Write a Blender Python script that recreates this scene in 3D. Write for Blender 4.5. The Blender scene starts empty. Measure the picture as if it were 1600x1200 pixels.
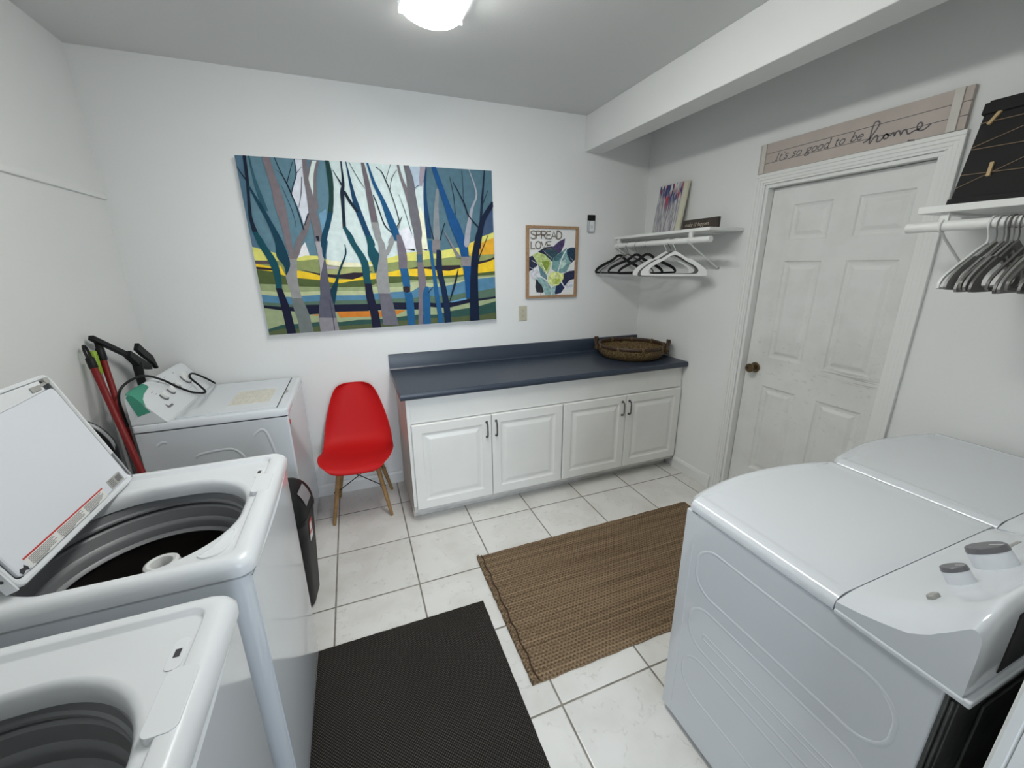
import bpy, bmesh, math, random
from mathutils import Vector, Matrix
from mathutils.geometry import tessellate_polygon
random.seed(7)
SC = bpy.context.scene
COL = SC.collection
PI = math.pi

# ------------------------------------------------------------ camera, world, exposure
cam_data = bpy.data.cameras.new('camera'); cam = bpy.data.objects.new('camera', cam_data); COL.objects.link(cam)
SC.camera = cam
YAW, PITCH, ROLL, FPX = 0.3695, -0.2867, -0.0079, 630.4
cam_data.sensor_fit = 'HORIZONTAL'; cam_data.sensor_width = 36.0
cam_data.lens = FPX / 1600.0 * 36.0
cam_data.clip_start = 0.02
_f = Vector((math.sin(YAW)*math.cos(PITCH), math.cos(YAW)*math.cos(PITCH), math.sin(PITCH)))
_r = Vector((math.cos(YAW), -math.sin(YAW), 0)); _u = _r.cross(_f)
_r2 = _r*math.cos(ROLL) + _u*math.sin(ROLL); _u2 = -_r*math.sin(ROLL) + _u*math.cos(ROLL)
cam.matrix_world = Matrix(((_r2.x,_u2.x,-_f.x,-2.330),(_r2.y,_u2.y,-_f.y,-2.9355),(_r2.z,_u2.z,-_f.z,1.6098),(0,0,0,1)))
W = bpy.data.worlds.new('daylight'); SC.world = W; W.use_nodes = True
W.node_tree.nodes['Background'].inputs[0].default_value = (0.66, 0.80, 1.0, 1)
W.node_tree.nodes['Background'].inputs[1].default_value = .22
SC.view_settings.view_transform = 'Standard'; SC.view_settings.look = 'None'
SC.view_settings.gamma = 1.0; SC.view_settings.use_curve_mapping = False
SC.view_settings.exposure = 0.0
LENS_GLOW = 27.5
# added fill light behind the doorway
_a = bpy.data.lights.new('assumed_rear_fill', 'AREA'); _a.shape = 'RECTANGLE'; _a.size = 1.5; _a.size_y = 1.3; _a.energy = 82; _a.color = (.80, .90, 1.0)
_o = bpy.data.objects.new('assumed_rear_fill', _a); COL.objects.link(_o); _o.location = (-2.05, -5.3, 1.55); _o.rotation_euler = (math.radians(88), 0, 0)

# ------------------------------------------------------------ materials
def s2l(c): c = c/255.0; return c/12.92 if c <= .04045 else ((c+.055)/1.055)**2.4
def alb(r, g, b, k=.66): return tuple(min(.9, s2l(v)/k) for v in (r, g, b))
def pmat(name, rgb, rough=.5, metal=0., spec=.5, bump=None, var=None, coat=0., emit=None):
    """principled material; var=(scale, amount) mottles the colour, bump=(scale, strength, detail)"""
    m = bpy.data.materials.new(name); m.use_nodes = True
    nt = m.node_tree; b = nt.nodes['Principled BSDF']
    b.inputs['Base Color'].default_value = (*rgb, 1); b.inputs['Roughness'].default_value = rough
    b.inputs['Metallic'].default_value = metal; b.inputs['Specular IOR Level'].default_value = spec
    b.inputs['Coat Weight'].default_value = coat; b.inputs['Coat Roughness'].default_value = .08
    if emit: b.inputs['Emission Color'].default_value = (*emit[0], 1); b.inputs['Emission Strength'].default_value = emit[1]
    if bump or var: tc = nt.nodes.new('ShaderNodeTexCoord')
    if var:
        n = nt.nodes.new('ShaderNodeTexNoise'); n.inputs['Scale'].default_value = var[0]; n.inputs['Detail'].default_value = 4
        nt.links.new(tc.outputs['Object'], n.inputs['Vector'])
        r = nt.nodes.new('ShaderNodeMapRange'); r.inputs[1].default_value = .3; r.inputs[2].default_value = .7
        r.inputs[3].default_value = 1-var[1]; r.inputs[4].default_value = 1+var[1]
        nt.links.new(n.outputs['Fac'], r.inputs[0])
        mx = nt.nodes.new('ShaderNodeVectorMath'); mx.operation = 'SCALE'; mx.inputs[0].default_value = rgb
        nt.links.new(r.outputs[0], mx.inputs['Scale']); nt.links.new(mx.outputs[0], b.inputs['Base Color'])
    if bump:
        n = nt.nodes.new('ShaderNodeTexNoise'); n.inputs['Scale'].default_value = bump[0]; n.inputs['Detail'].default_value = bump[2] if len(bump) > 2 else 2
        nt.links.new(tc.outputs['Object'], n.inputs['Vector'])
        bp = nt.nodes.new('ShaderNodeBump'); bp.inputs['Strength'].default_value = bump[1]; bp.inputs['Distance'].default_value = .004
        nt.links.new(n.outputs['Fac'], bp.inputs['Height']); nt.links.new(bp.outputs[0], b.inputs['Normal'])
    return m
class NT:
    """tiny node helper"""
    def __init__(s, m): s.t = m.node_tree; s.b = s.t.nodes['Principled BSDF']
    def n(s, kind, **kw):
        x = s.t.nodes.new('ShaderNode'+kind)
        for k, v in kw.items(): setattr(x, k, v)
        return x
    def l(s, a, b): s.t.links.new(a, b)
    def math(s, op, a, b=None, c=None):
        x = s.n('Math', operation=op)
        for i, v in enumerate((a, b, c)):
            if v is None: continue
            if isinstance(v, (int, float)): x.inputs[i].default_value = v
            else: s.l(v, x.inputs[i])
        return x.outputs[0]
    def mix(s, f, a, b):
        x = s.n('Mix', data_type='RGBA')
        if isinstance(f, (int, float)): x.inputs[0].default_value = f
        else: s.l(f, x.inputs[0])
        for i, v in ((6, a), (7, b)):
            if isinstance(v, tuple): x.inputs[i].default_value = (*v, 1)
            else: s.l(v, x.inputs[i])
        return x.outputs[2]
    def noise(s, vec, scale, detail=3): 
        x = s.n('TexNoise'); x.inputs['Scale'].default_value = scale; x.inputs['Detail'].default_value = detail; s.l(vec, x.inputs['Vector']); return x.outputs['Fac']
    def ramp(s, v, a, b, lo=0., hi=1.):
        x = s.n('MapRange'); x.inputs[1].default_value = a; x.inputs[2].default_value = b; x.inputs[3].default_value = lo; x.inputs[4].default_value = hi; s.l(v, x.inputs[0]); return x.outputs[0]
    def bump(s, h, strength, dist):
        x = s.n('Bump'); x.inputs['Strength'].default_value = strength; x.inputs['Distance'].default_value = dist; s.l(h, x.inputs['Height']); s.l(x.outputs[0], s.b.inputs['Normal'])

M = {}
M['wall'] = pmat('painted_wall', (.80, .81, .80), .75, bump=(60, .12, 4), var=(2.2, .012))
M['ceiling'] = pmat('painted_ceiling', (.70, .71, .70), .85, bump=(90, .15, 4))
M['trim'] = pmat('painted_trim', (.80, .81, .79), .4, bump=(30, .05, 3))
M['enamel'] = pmat('white_enamel', (.70, .735, .77), .11, spec=.5, coat=.3, bump=(400, .015, 2))
M['enamel_matte'] = pmat('white_plastic', (.73, .755, .775), .28)
M['liner'] = pmat('lid_liner', (.74, .77, .82), .42, bump=(300, .03, 2))
M['seam'] = pmat('dark_seam', (.04, .04, .045), .6)
M['grey_plastic'] = pmat('grey_tub_plastic', (.25, .255, .265), .38)
M['dark_plastic'] = pmat('dark_tub_plastic', (.03, .032, .036), .4)
M['drum'] = pmat('drum_steel', (.085, .075, .07), .34, metal=.75)
M['dial_grey'] = pmat('dial_grey', (.13, .13, .14), .3, spec=.6)
M['silver'] = pmat('silver_trim', (.5, .51, .53), .25, metal=.9)
M['black'] = pmat('black_plastic', (.007, .007, .008), .5, spec=.3)
M['matte_black'] = pmat('matte_black', (.012, .012, .012), .8)
M['counter'] = pmat('blue_laminate', (.032, .044, .066), .36, var=(260, .35))
M['cabinet'] = pmat('cabinet_white', (.78, .78, .75), .33, bump=(18, .04, 3), var=(6, .02))
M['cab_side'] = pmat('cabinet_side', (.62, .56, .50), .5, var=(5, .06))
M['kick'] = pmat('cabinet_kick', (.58, .57, .55), .6, var=(14, .12))
M['pewter'] = pmat('pewter', (.13, .13, .135), .35, metal=.9)
M['brass'] = pmat('aged_brass', (.16, .11, .06), .3, metal=.9)
M['red_shell'] = pmat('red_shell', (.56, .008, .009), .58, spec=.3, bump=(500, .02, 2))
M['beech'] = pmat('beech', (.30, .17, .065), .45, var=(30, .2))
M['red_pole'] = pmat('red_pole', (.20, .010, .010), .45, spec=.3)
M['lime'] = pmat('lime_grip', (.26, .42, .02), .45)
M['teal'] = pmat('green_tape', (.055, .30, .20), .6)
M['cream'] = pmat('cream_plastic', (.52, .50, .38), .4)
M['white_paint'] = pmat('white_board', (.82, .83, .81), .4, bump=(20, .05, 3))
M['hanger_white'] = pmat('hanger_white', (.78, .79, .78), .3)
M['hanger_grey'] = pmat('hanger_grey', (.12, .115, .11), .35)
M['hanger_pale'] = pmat('hanger_pale_grey', (.25, .25, .24), .35)
M['hanger_black'] = pmat('hanger_black', (.010, .010, .010), .9)
M['wire'] = pmat('wire', (.35, .35, .35), .3, metal=.9)
M['oak'] = pmat('oak_frame', (.36, .22, .12), .5, var=(40, .15))
M['poster'] = pmat('poster_paper', (.80, .81, .80), .35)
M['ink'] = pmat('ink', (.19, .155, .12), .7)
M['sign_wood'] = pmat('sign_wood', (.49, .43, .39), .6, var=(9, .06))
M['sign_batten'] = pmat('sign_batten', (.60, .58, .53), .6, var=(12, .05))
M['sign_ink'] = pmat('sign_ink', (.13, .12, .125), .7)
M['dark_wood'] = pmat('dark_wood', (.045, .035, .026), .6, var=(30, .3))
M['pale_ink'] = pmat('pale_ink', (.62, .55, .45), .6)
M['twine'] = pmat('twine', (.30, .21, .14), .9)
M['peg'] = pmat('peg_wood', (.55, .40, .20), .6)
M['lens'] = pmat('lamp_lens', (.9, .9, .9), .4, emit=((1.0, 1.0, .965), LENS_GLOW))
M['sticker_white'] = pmat('sticker_white', (.80, .80, .78), .4)
M['sticker_red'] = pmat('sticker_red', (.55, .03, .02), .4)
M['sticker_text'] = pmat('sticker_text', (.16, .16, .16), .5)
M['sticker_grey'] = pmat('sticker_grey', (.38, .38, .36), .5)
M['paper'] = pmat('aged_paper', (.70, .68, .60), .8, var=(40, .08))
M['galv'] = pmat('galvanised', (.10, .105, .10), .45, metal=.7, var=(14, .3))

def floor_material():
    m = pmat('floor_tile', (.7, .69, .66), .28); k = NT(m)
    tc = k.n('TexCoord'); sp = k.n('SeparateXYZ'); k.l(tc.outputs['Object'], sp.inputs[0])
    T, tx, ty = .4087, -2.5705, -.3134
    def cell(out, off):
        a = k.math('DIVIDE', k.math('SUBTRACT', out, off), T); f = k.math('FRACT', a)
        d = k.math('MULTIPLY', k.math('MINIMUM', f, k.math('SUBTRACT', 1., f)), T)
        return d, k.math('FLOOR', a)
    dx, ix = cell(sp.outputs[0], tx); dy, iy = cell(sp.outputs[1], ty)
    d = k.math('MINIMUM', dx, dy); wob = k.noise(tc.outputs['Object'], 30, 2)
    d = k.math('ADD', d, k.math('MULTIPLY', k.math('SUBTRACT', wob, .5), .002))
    tile = k.ramp(d, .0030, .0048)
    wn = k.n('TexWhiteNoise', noise_dimensions='2D'); cb = k.n('CombineXYZ'); k.l(ix, cb.inputs[0]); k.l(iy, cb.inputs[1]); k.l(cb.outputs[0], wn.inputs[0])
    tone = k.ramp(wn.outputs[0], 0, 1, .97, 1.03)
    n1 = k.noise(tc.outputs['Object'], 5.5, 6); n2 = k.noise(tc.outputs['Object'], 40, 5)
    c = k.mix(k.ramp(n1, .42, .72), (.76, .75, .72), (.66, .645, .605))
    vein = k.ramp(k.math('ABSOLUTE', k.math('SUBTRACT', n1, .5)), 0, .012, .35, 0.)
    c = k.mix(k.math('MULTIPLY', vein, k.ramp(n2, .45, .6)), c, (.40, .38, .35))
    dirt = k.ramp(n2, .70, .76, 0, .5); c = k.mix(dirt, c, (.30, .27, .23))
    sc = k.n('VectorMath', operation='SCALE'); k.l(c, sc.inputs[0]); k.l(tone, sc.inputs['Scale'])
    g = k.mix(k.ramp(k.noise(tc.outputs['Object'], 12, 3), .35, .65), (.17, .155, .13), (.27, .25, .21))
    k.l(k.mix(tile, g, sc.outputs[0]), k.b.inputs['Base Color'])
    k.l(k.ramp(tile, 0, 1, .8, .24), k.b.inputs['Roughness'])
    h = k.math('ADD', k.ramp(d, .002, .008), k.math('MULTIPLY', n1, .12)); k.bump(h, .5, .0025)
    return m
M['floor'] = floor_material()

def jute_material():
    m = pmat('jute', (.2, .14, .08), .95, spec=.1); k = NT(m)
    tc = k.n('TexCoord'); P = tc.outputs['Object']; sp = k.n('SeparateXYZ'); k.l(P, sp.inputs[0])
    nz = k.noise(P, 14, 3)
    row = k.math('SINE', k.math('ADD', k.math('MULTIPLY', sp.outputs[1], 2*PI/.015), k.math('MULTIPLY', nz, 3.)))
    wv = k.math('SINE', k.math('ADD', k.math('MULTIPLY', sp.outputs[0], 2*PI/.018), k.math('MULTIPLY', k.math('FLOOR', k.math('DIVIDE', sp.outputs[1], .015)), 2.6)))
    h = k.math('ADD', k.math('MULTIPLY', row, .5), k.math('MULTIPLY', wv, .5))
    mp = k.n('Mapping'); mp.inputs['Scale'].default_value = (1.2, 46, 1); k.l(P, mp.inputs[0])
    streak = k.noise(mp.outputs[0], 1.0, 4)
    c = k.mix(k.ramp(streak, .35, .68), (.120, .076, .042), (.330, .230, .140))
    c = k.mix(k.ramp(k.noise(P, 230, 3), .42, .66, 0, .7), c, (.42, .31, .20))
    c = k.mix(k.ramp(h, -1., .3, .75, 0.), c, (.050, .032, .018))
    k.l(c, k.b.inputs['Base Color']); k.bump(h, .9, .004)
    return m
M['jute'] = jute_material()
def weave_material():
    m = pmat('dark_weave', (.03, .03, .03), .9, spec=.15); k = NT(m)
    tc = k.n('TexCoord'); P = tc.outputs['Object']; sp = k.n('SeparateXYZ'); k.l(P, sp.inputs[0])
    s = .0105
    a = k.math('SINE', k.math('MULTIPLY', sp.outputs[0], 2*PI/s)); b = k.math('SINE', k.math('MULTIPLY', sp.outputs[1], 2*PI/s))
    h = k.math('MULTIPLY', a, b)
    c = k.mix(k.ramp(h, -.1, .5), (.012, .011, .010), (.088, .078, .068))
    c = k.mix(k.ramp(k.noise(P, 3, 3), .35, .7, 0, .35), c, (.02, .018, .016))
    k.l(c, k.b.inputs['Base Color']); k.bump(h, .8, .002)
    return m
M['weave'] = weave_material()
def wicker_material():
    m = pmat('wicker', (.12, .08, .03), .7); k = NT(m)
    tc = k.n('TexCoord'); P = tc.outputs['Object']
    v = k.n('TexVoronoi'); mp = k.n('Mapping'); mp.inputs['Scale'].default_value = (60, 60, 140); k.l(P, mp.inputs[0]); k.l(mp.outputs[0], v.inputs['Vector']); v.inputs['Scale'].default_value = 1.3
    c = k.mix(k.ramp(v.outputs['Distance'], .1, .6), (.34, .24, .10), (.07, .042, .014))
    c = k.mix(k.ramp(k.noise(P, 25, 3), .4, .6, 0, .5), c, (.15, .09, .035))
    k.l(c, k.b.inputs['Base Color']); k.bump(v.outputs['Distance'], .8, .004)
    return m
M['wicker'] = wicker_material()
M['rattan'] = pmat('dark_rattan', (.045, .022, .010), .45, var=(60, .4))
def door_material():
    m = pmat('door_paint', (.76, .77, .75), .38); k = NT(m)
    tc = k.n('TexCoord'); P = tc.outputs['Object']; sp = k.n('SeparateXYZ'); k.l(P, sp.inputs[0])
    # scuffs: streaky marks, denser in the lower half of the door
    mp = k.n('Mapping'); mp.inputs['Scale'].default_value = (1, 16, 34); k.l(P, mp.inputs[0])
    st = k.ramp(k.noise(mp.outputs[0], 1.6, 5), .60, .72)
    low = k.math('MULTIPLY', k.ramp(sp.outputs[2], .45, 1.0), k.ramp(sp.outputs[2], 1.05, 1.45, 1, 0))
    f = k.math('MULTIPLY', st, k.math('MULTIPLY', low, .28))
    c = k.mix(f, (.76, .77, .75), (.26, .25, .23))
    yy = sp.outputs[1]; zz = sp.outputs[2]
    bz = k.math('MULTIPLY', k.ramp(zz, .985, 1.015), k.ramp(zz, 1.045, 1.075, 1, 0)); by = k.math('MULTIPLY', k.ramp(yy, -1.87, -1.80), k.ramp(yy, -1.56, -1.52, 1, 0))
    mp3 = k.n('Mapping'); mp3.inputs['Scale'].default_value = (1, 3, 95); k.l(P, mp3.inputs[0])
    c = k.mix(k.math('MULTIPLY', k.math('MULTIPLY', bz, by), k.ramp(k.noise(mp3.outputs[0], 1.5, 5), .48, .66, 0, .6)), c, (.20, .19, .17))
    c = k.mix(k.math('MULTIPLY', k.math('MULTIPLY', k.ramp(zz, .80, 1.0), k.ramp(zz, 1.2, 1.5, 1, 0)), k.ramp(k.noise(P, 3.2, 5), .45, .62, 0, .22)), c, (.46, .45, .43))
    d2 = k.ramp(k.noise(P, 9, 4), .45, .75, 0, .22); c = k.mix(d2, c, (.55, .54, .52))
    mp2 = k.n('Mapping'); mp2.inputs['Scale'].default_value = (1, 120, 2.5); k.l(P, mp2.inputs[0]); grain = k.noise(mp2.outputs[0], 1., 4)
    k.l(c, k.b.inputs['Base Color']); k.bump(grain, .18, .001)
    return m
M['door'] = door_material()
def drip_material():
    m = pmat('drip_painting', (.6, .6, .6), .45); k = NT(m)
    tc = k.n('TexCoord'); P = tc.outputs['Object']; sp = k.n('SeparateXYZ'); k.l(P, sp.inputs[0])
    u, v = sp.outputs[0], sp.outputs[1]          # u across 0.. .27, v up 0.. .36
    mp = k.n('Mapping'); mp.inputs['Scale'].default_value = (95, 7, 1); k.l(P, mp.inputs[0])
    s1 = k.noise(mp.outputs[0], 1., 3)
    mp2 = k.n('Mapping'); mp2.inputs['Scale'].default_value = (48, 11, 1); mp2.inputs['Location'].default_value = (3, 9, 0); k.l(P, mp2.inputs[0])
    s2 = k.noise(mp2.outputs[0], 1., 3)
    top = k.ramp(v, .16, .26)
    c = k.mix(k.ramp(s1, .40, .60), (.60, .60, .58), (.21, .20, .26))
    c = k.mix(k.math('MULTIPLY', k.ramp(s2, .45, .55), top), c, (.03, .045, .17))
    red = k.math('MULTIPLY', k.ramp(s1, .50, .56), k.math('MULTIPLY', top, k.ramp(k.noise(P, 16, 1), .5, .58)))
    c = k.mix(red, c, (.45, .02, .05))
    c = k.mix(k.math('MULTIPLY', k.ramp(v, .30, .345), k.ramp(s2, .6, .45)), c, (.74, .74, .70))
    c = k.mix(k.ramp(u, .235, .250), c, (.66, .64, .50))
    k.l(c, k.b.inputs['Base Color'])
    return m
M['drip'] = drip_material()

# ------------------------------------------------------------ mesh helpers
class MB:
    def __init__(s): s.v = []; s.f = []; s.m = []
    def add(s, vs, fs, mi=0):
        o = len(s.v); s.v += [tuple(p) for p in vs]; s.f += [tuple(i+o for i in f) for f in fs]; s.m += [mi]*len(fs); return s
    def box(s, x0, x1, y0, y1, z0, z1, mi=0):
        return s.add([(x0,y0,z0),(x1,y0,z0),(x1,y1,z0),(x0,y1,z0),(x0,y0,z1),(x1,y0,z1),(x1,y1,z1),(x0,y1,z1)],
                     [(0,3,2,1),(4,5,6,7),(0,1,5,4),(1,2,6,5),(2,3,7,6),(3,0,4,7)], mi)
    def loft(s, rings, cap0=True, cap1=True, closed=True, mi=0):
        n = len(rings[0]); vs = [p for r in rings for p in r]; fs = []
        for i in range(len(rings)-1):
            for j in range(n if closed else n-1):
                a = i*n+j; b = i*n+(j+1) % n; fs.append((a, b, b+n, a+n))
        if cap0: fs.append(tuple(range(n-1, -1, -1)))
        if cap1: fs.append(tuple((len(rings)-1)*n+j for j in range(n)))
        return s.add(vs, fs, mi)
    def tube(s, pts, r, n=10, closed=False, mi=0, sq=1.):
        pts = [Vector(p) for p in pts]; N = len(pts); rs = r if isinstance(r, (list, tuple)) else [r]*N
        rings = []; prev = None
        for i, p in enumerate(pts):
            if closed: t = (pts[(i+1) % N]-pts[i-1])
            else: t = pts[min(i+1, N-1)]-pts[max(i-1, 0)]
            t.normalize()
            if prev is None:
                a = Vector((0,0,1)) if abs(t.z) < .9 else Vector((1,0,0)); nn = t.cross(a).normalized()
            else: nn = (prev - t*prev.dot(t)).normalized()
            prev = nn; b = t.cross(nn)
            rings.append([p+(nn*math.cos(2*PI*k/n)+b*math.sin(2*PI*k/n)*sq)*rs[i] for k in range(n)])
        if closed: rings.append(rings[0]); return s.loft(rings, False, False, mi=mi)
        return s.loft(rings, mi=mi)
    def lathe(s, prof, c=(0,0,0), n=48, mi=0, sx=1., sy=1., cap0=False, cap1=False):
        rings = [[(c[0]+r*sx*math.cos(2*PI*k/n), c[1]+r*sy*math.sin(2*PI*k/n), c[2]+z) for k in range(n)] for r, z in prof]
        return s.loft(rings, cap0, cap1, mi=mi)
    def prism(s, poly, fn, d0, d1, mi=0):
        """2-D outline extruded; fn(u, v, d) -> 3-D point"""
        n = len(poly); tri = tessellate_polygon([[Vector((u, v, 0)) for u, v in poly]])
        vs = [fn(u, v, d0) for u, v in poly]+[fn(u, v, d1) for u, v in poly]
        fs = [tuple(t) for t in tri]+[tuple(i+n for i in t) for t in tri]+[(i, (i+1) % n, (i+1) % n+n, i+n) for i in range(n)]
        return s.add(vs, fs, mi)
    def build(s, name, mats, parent=None, smooth=True, bevel=0., seg=2, solid=0., subsurf=0, angle=.6, weld=False, recalc=True):
        me = bpy.data.meshes.new(name); me.from_pydata(s.v, [], s.f)
        for m in (mats if isinstance(mats, (list, tuple)) else [mats]): me.materials.append(m)
        for p, mi in zip(me.polygons, s.m): p.material_index = mi; p.use_smooth = smooth
        if recalc:
            bm = bmesh.new(); bm.from_mesh(me)
            if weld: bmesh.ops.remove_doubles(bm, verts=bm.verts, dist=1e-5)
            bmesh.ops.recalc_face_normals(bm, faces=bm.faces)
            if smooth:
                for e in bm.edges:
                    if len(e.link_faces) == 2 and e.calc_face_angle(0) > angle: e.smooth = False
            bm.to_mesh(me); bm.free()
        o = bpy.data.objects.new(name, me); COL.objects.link(o)
        if parent is not None: o.parent = parent
        if solid: md = o.modifiers.new('thickness', 'SOLIDIFY'); md.thickness = solid; md.offset = 0
        if bevel:
            md = o.modifiers.new('bevel', 'BEVEL'); md.width = bevel; md.segments = seg; md.limit_method = 'ANGLE'; md.angle_limit = .6; md.harden_normals = False
        if subsurf: md = o.modifiers.new('subdivision', 'SUBSURF'); md.levels = subsurf; md.render_levels = subsurf
        return o
def tag(o, label=None, cat=None, group=None, kind=None):
    if label: o['label'] = label
    if cat: o['category'] = cat
    if group: o['group'] = group
    if kind: o['kind'] = kind
    return o
def thing(name, label, cat, loc=(0,0,0), rz=0., group=None, rot=None):
    o = bpy.data.objects.new(name, None); COL.objects.link(o); o.empty_display_size = .05
    o.location = loc; o.rotation_euler = rot if rot else (0, 0, rz)
    return tag(o, label, cat, group)
def struct(o): o['kind'] = 'structure'; return o
def dup(root, loc=None, rot=None, label=None, name=None):
    def cp(o, par):
        c = o.copy(); COL.objects.link(c)
        if par is not None: c.parent = par
        for ch in list(o.children): cp(ch, c)
        return c
    r = cp(root, None)
    if loc is not None: r.location = loc
    if rot is not None: r.rotation_euler = rot
    if label: r['label'] = label
    return r
def rrect(cx, cy, hx, hy, r, n=64):
    """rounded-rectangle ring of n points evenly spread by angle-like parameter"""
    r = min(r, hx-1e-4, hy-1e-4); q = n//4; pts = []
    for c, (sx, sy) in enumerate(((1,1),(-1,1),(-1,-1),(1,-1))):
        for k in range(q):
            a = c*PI/2 + (k+.5)/q*PI/2
            pts.append((cx+sx*(hx-r)+r*math.cos(a), cy+sy*(hy-r)+r*math.sin(a)))
    return pts
def arc(c, r, a0, a1, n): return [(c[0]+r*math.cos(math.radians(a0+(a1-a0)*i/n)), c[1]+r*math.sin(math.radians(a0+(a1-a0)*i/n))) for i in range(n+1)]
def spline(pts, n=6):
    """Catmull-Rom through 2-D or 3-D points"""
    P = [Vector(p) for p in pts]; o = []
    for i in range(len(P)-1):
        p0 = P[max(i-1, 0)]; p1 = P[i]; p2 = P[i+1]; p3 = P[min(i+2, len(P)-1)]
        for k in range(n):
            t = k/n; o.append(.5*((2*p1)+(p2-p0)*t+(2*p0-5*p1+4*p2-p3)*t*t+(3*p1-p0-3*p2+p3)*t**3))
    o.append(P[-1]); return o
def ribbon(mb, line, w, fn, d, mi=0):
    """flat brush stroke of width w along a 2-D line; fn(u,v,d) -> 3-D"""
    L = [Vector((p[0], p[1])) for p in line]; a = []; b = []
    for i, p in enumerate(L):
        t = L[min(i+1, len(L)-1)]-L[max(i-1, 0)]
        if t.length < 1e-9: t = Vector((1, 0))
        t.normalize(); nrm = Vector((-t.y, t.x))*w*.5; a.append(p+nrm); b.append(p-nrm)
    n = len(L); vs = [fn(p.x, p.y, d) for p in a]+[fn(p.x, p.y, d) for p in b]
    mb.add(vs, [(i, i+1, i+1+n, i+n) for i in range(n-1)], mi)

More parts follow.
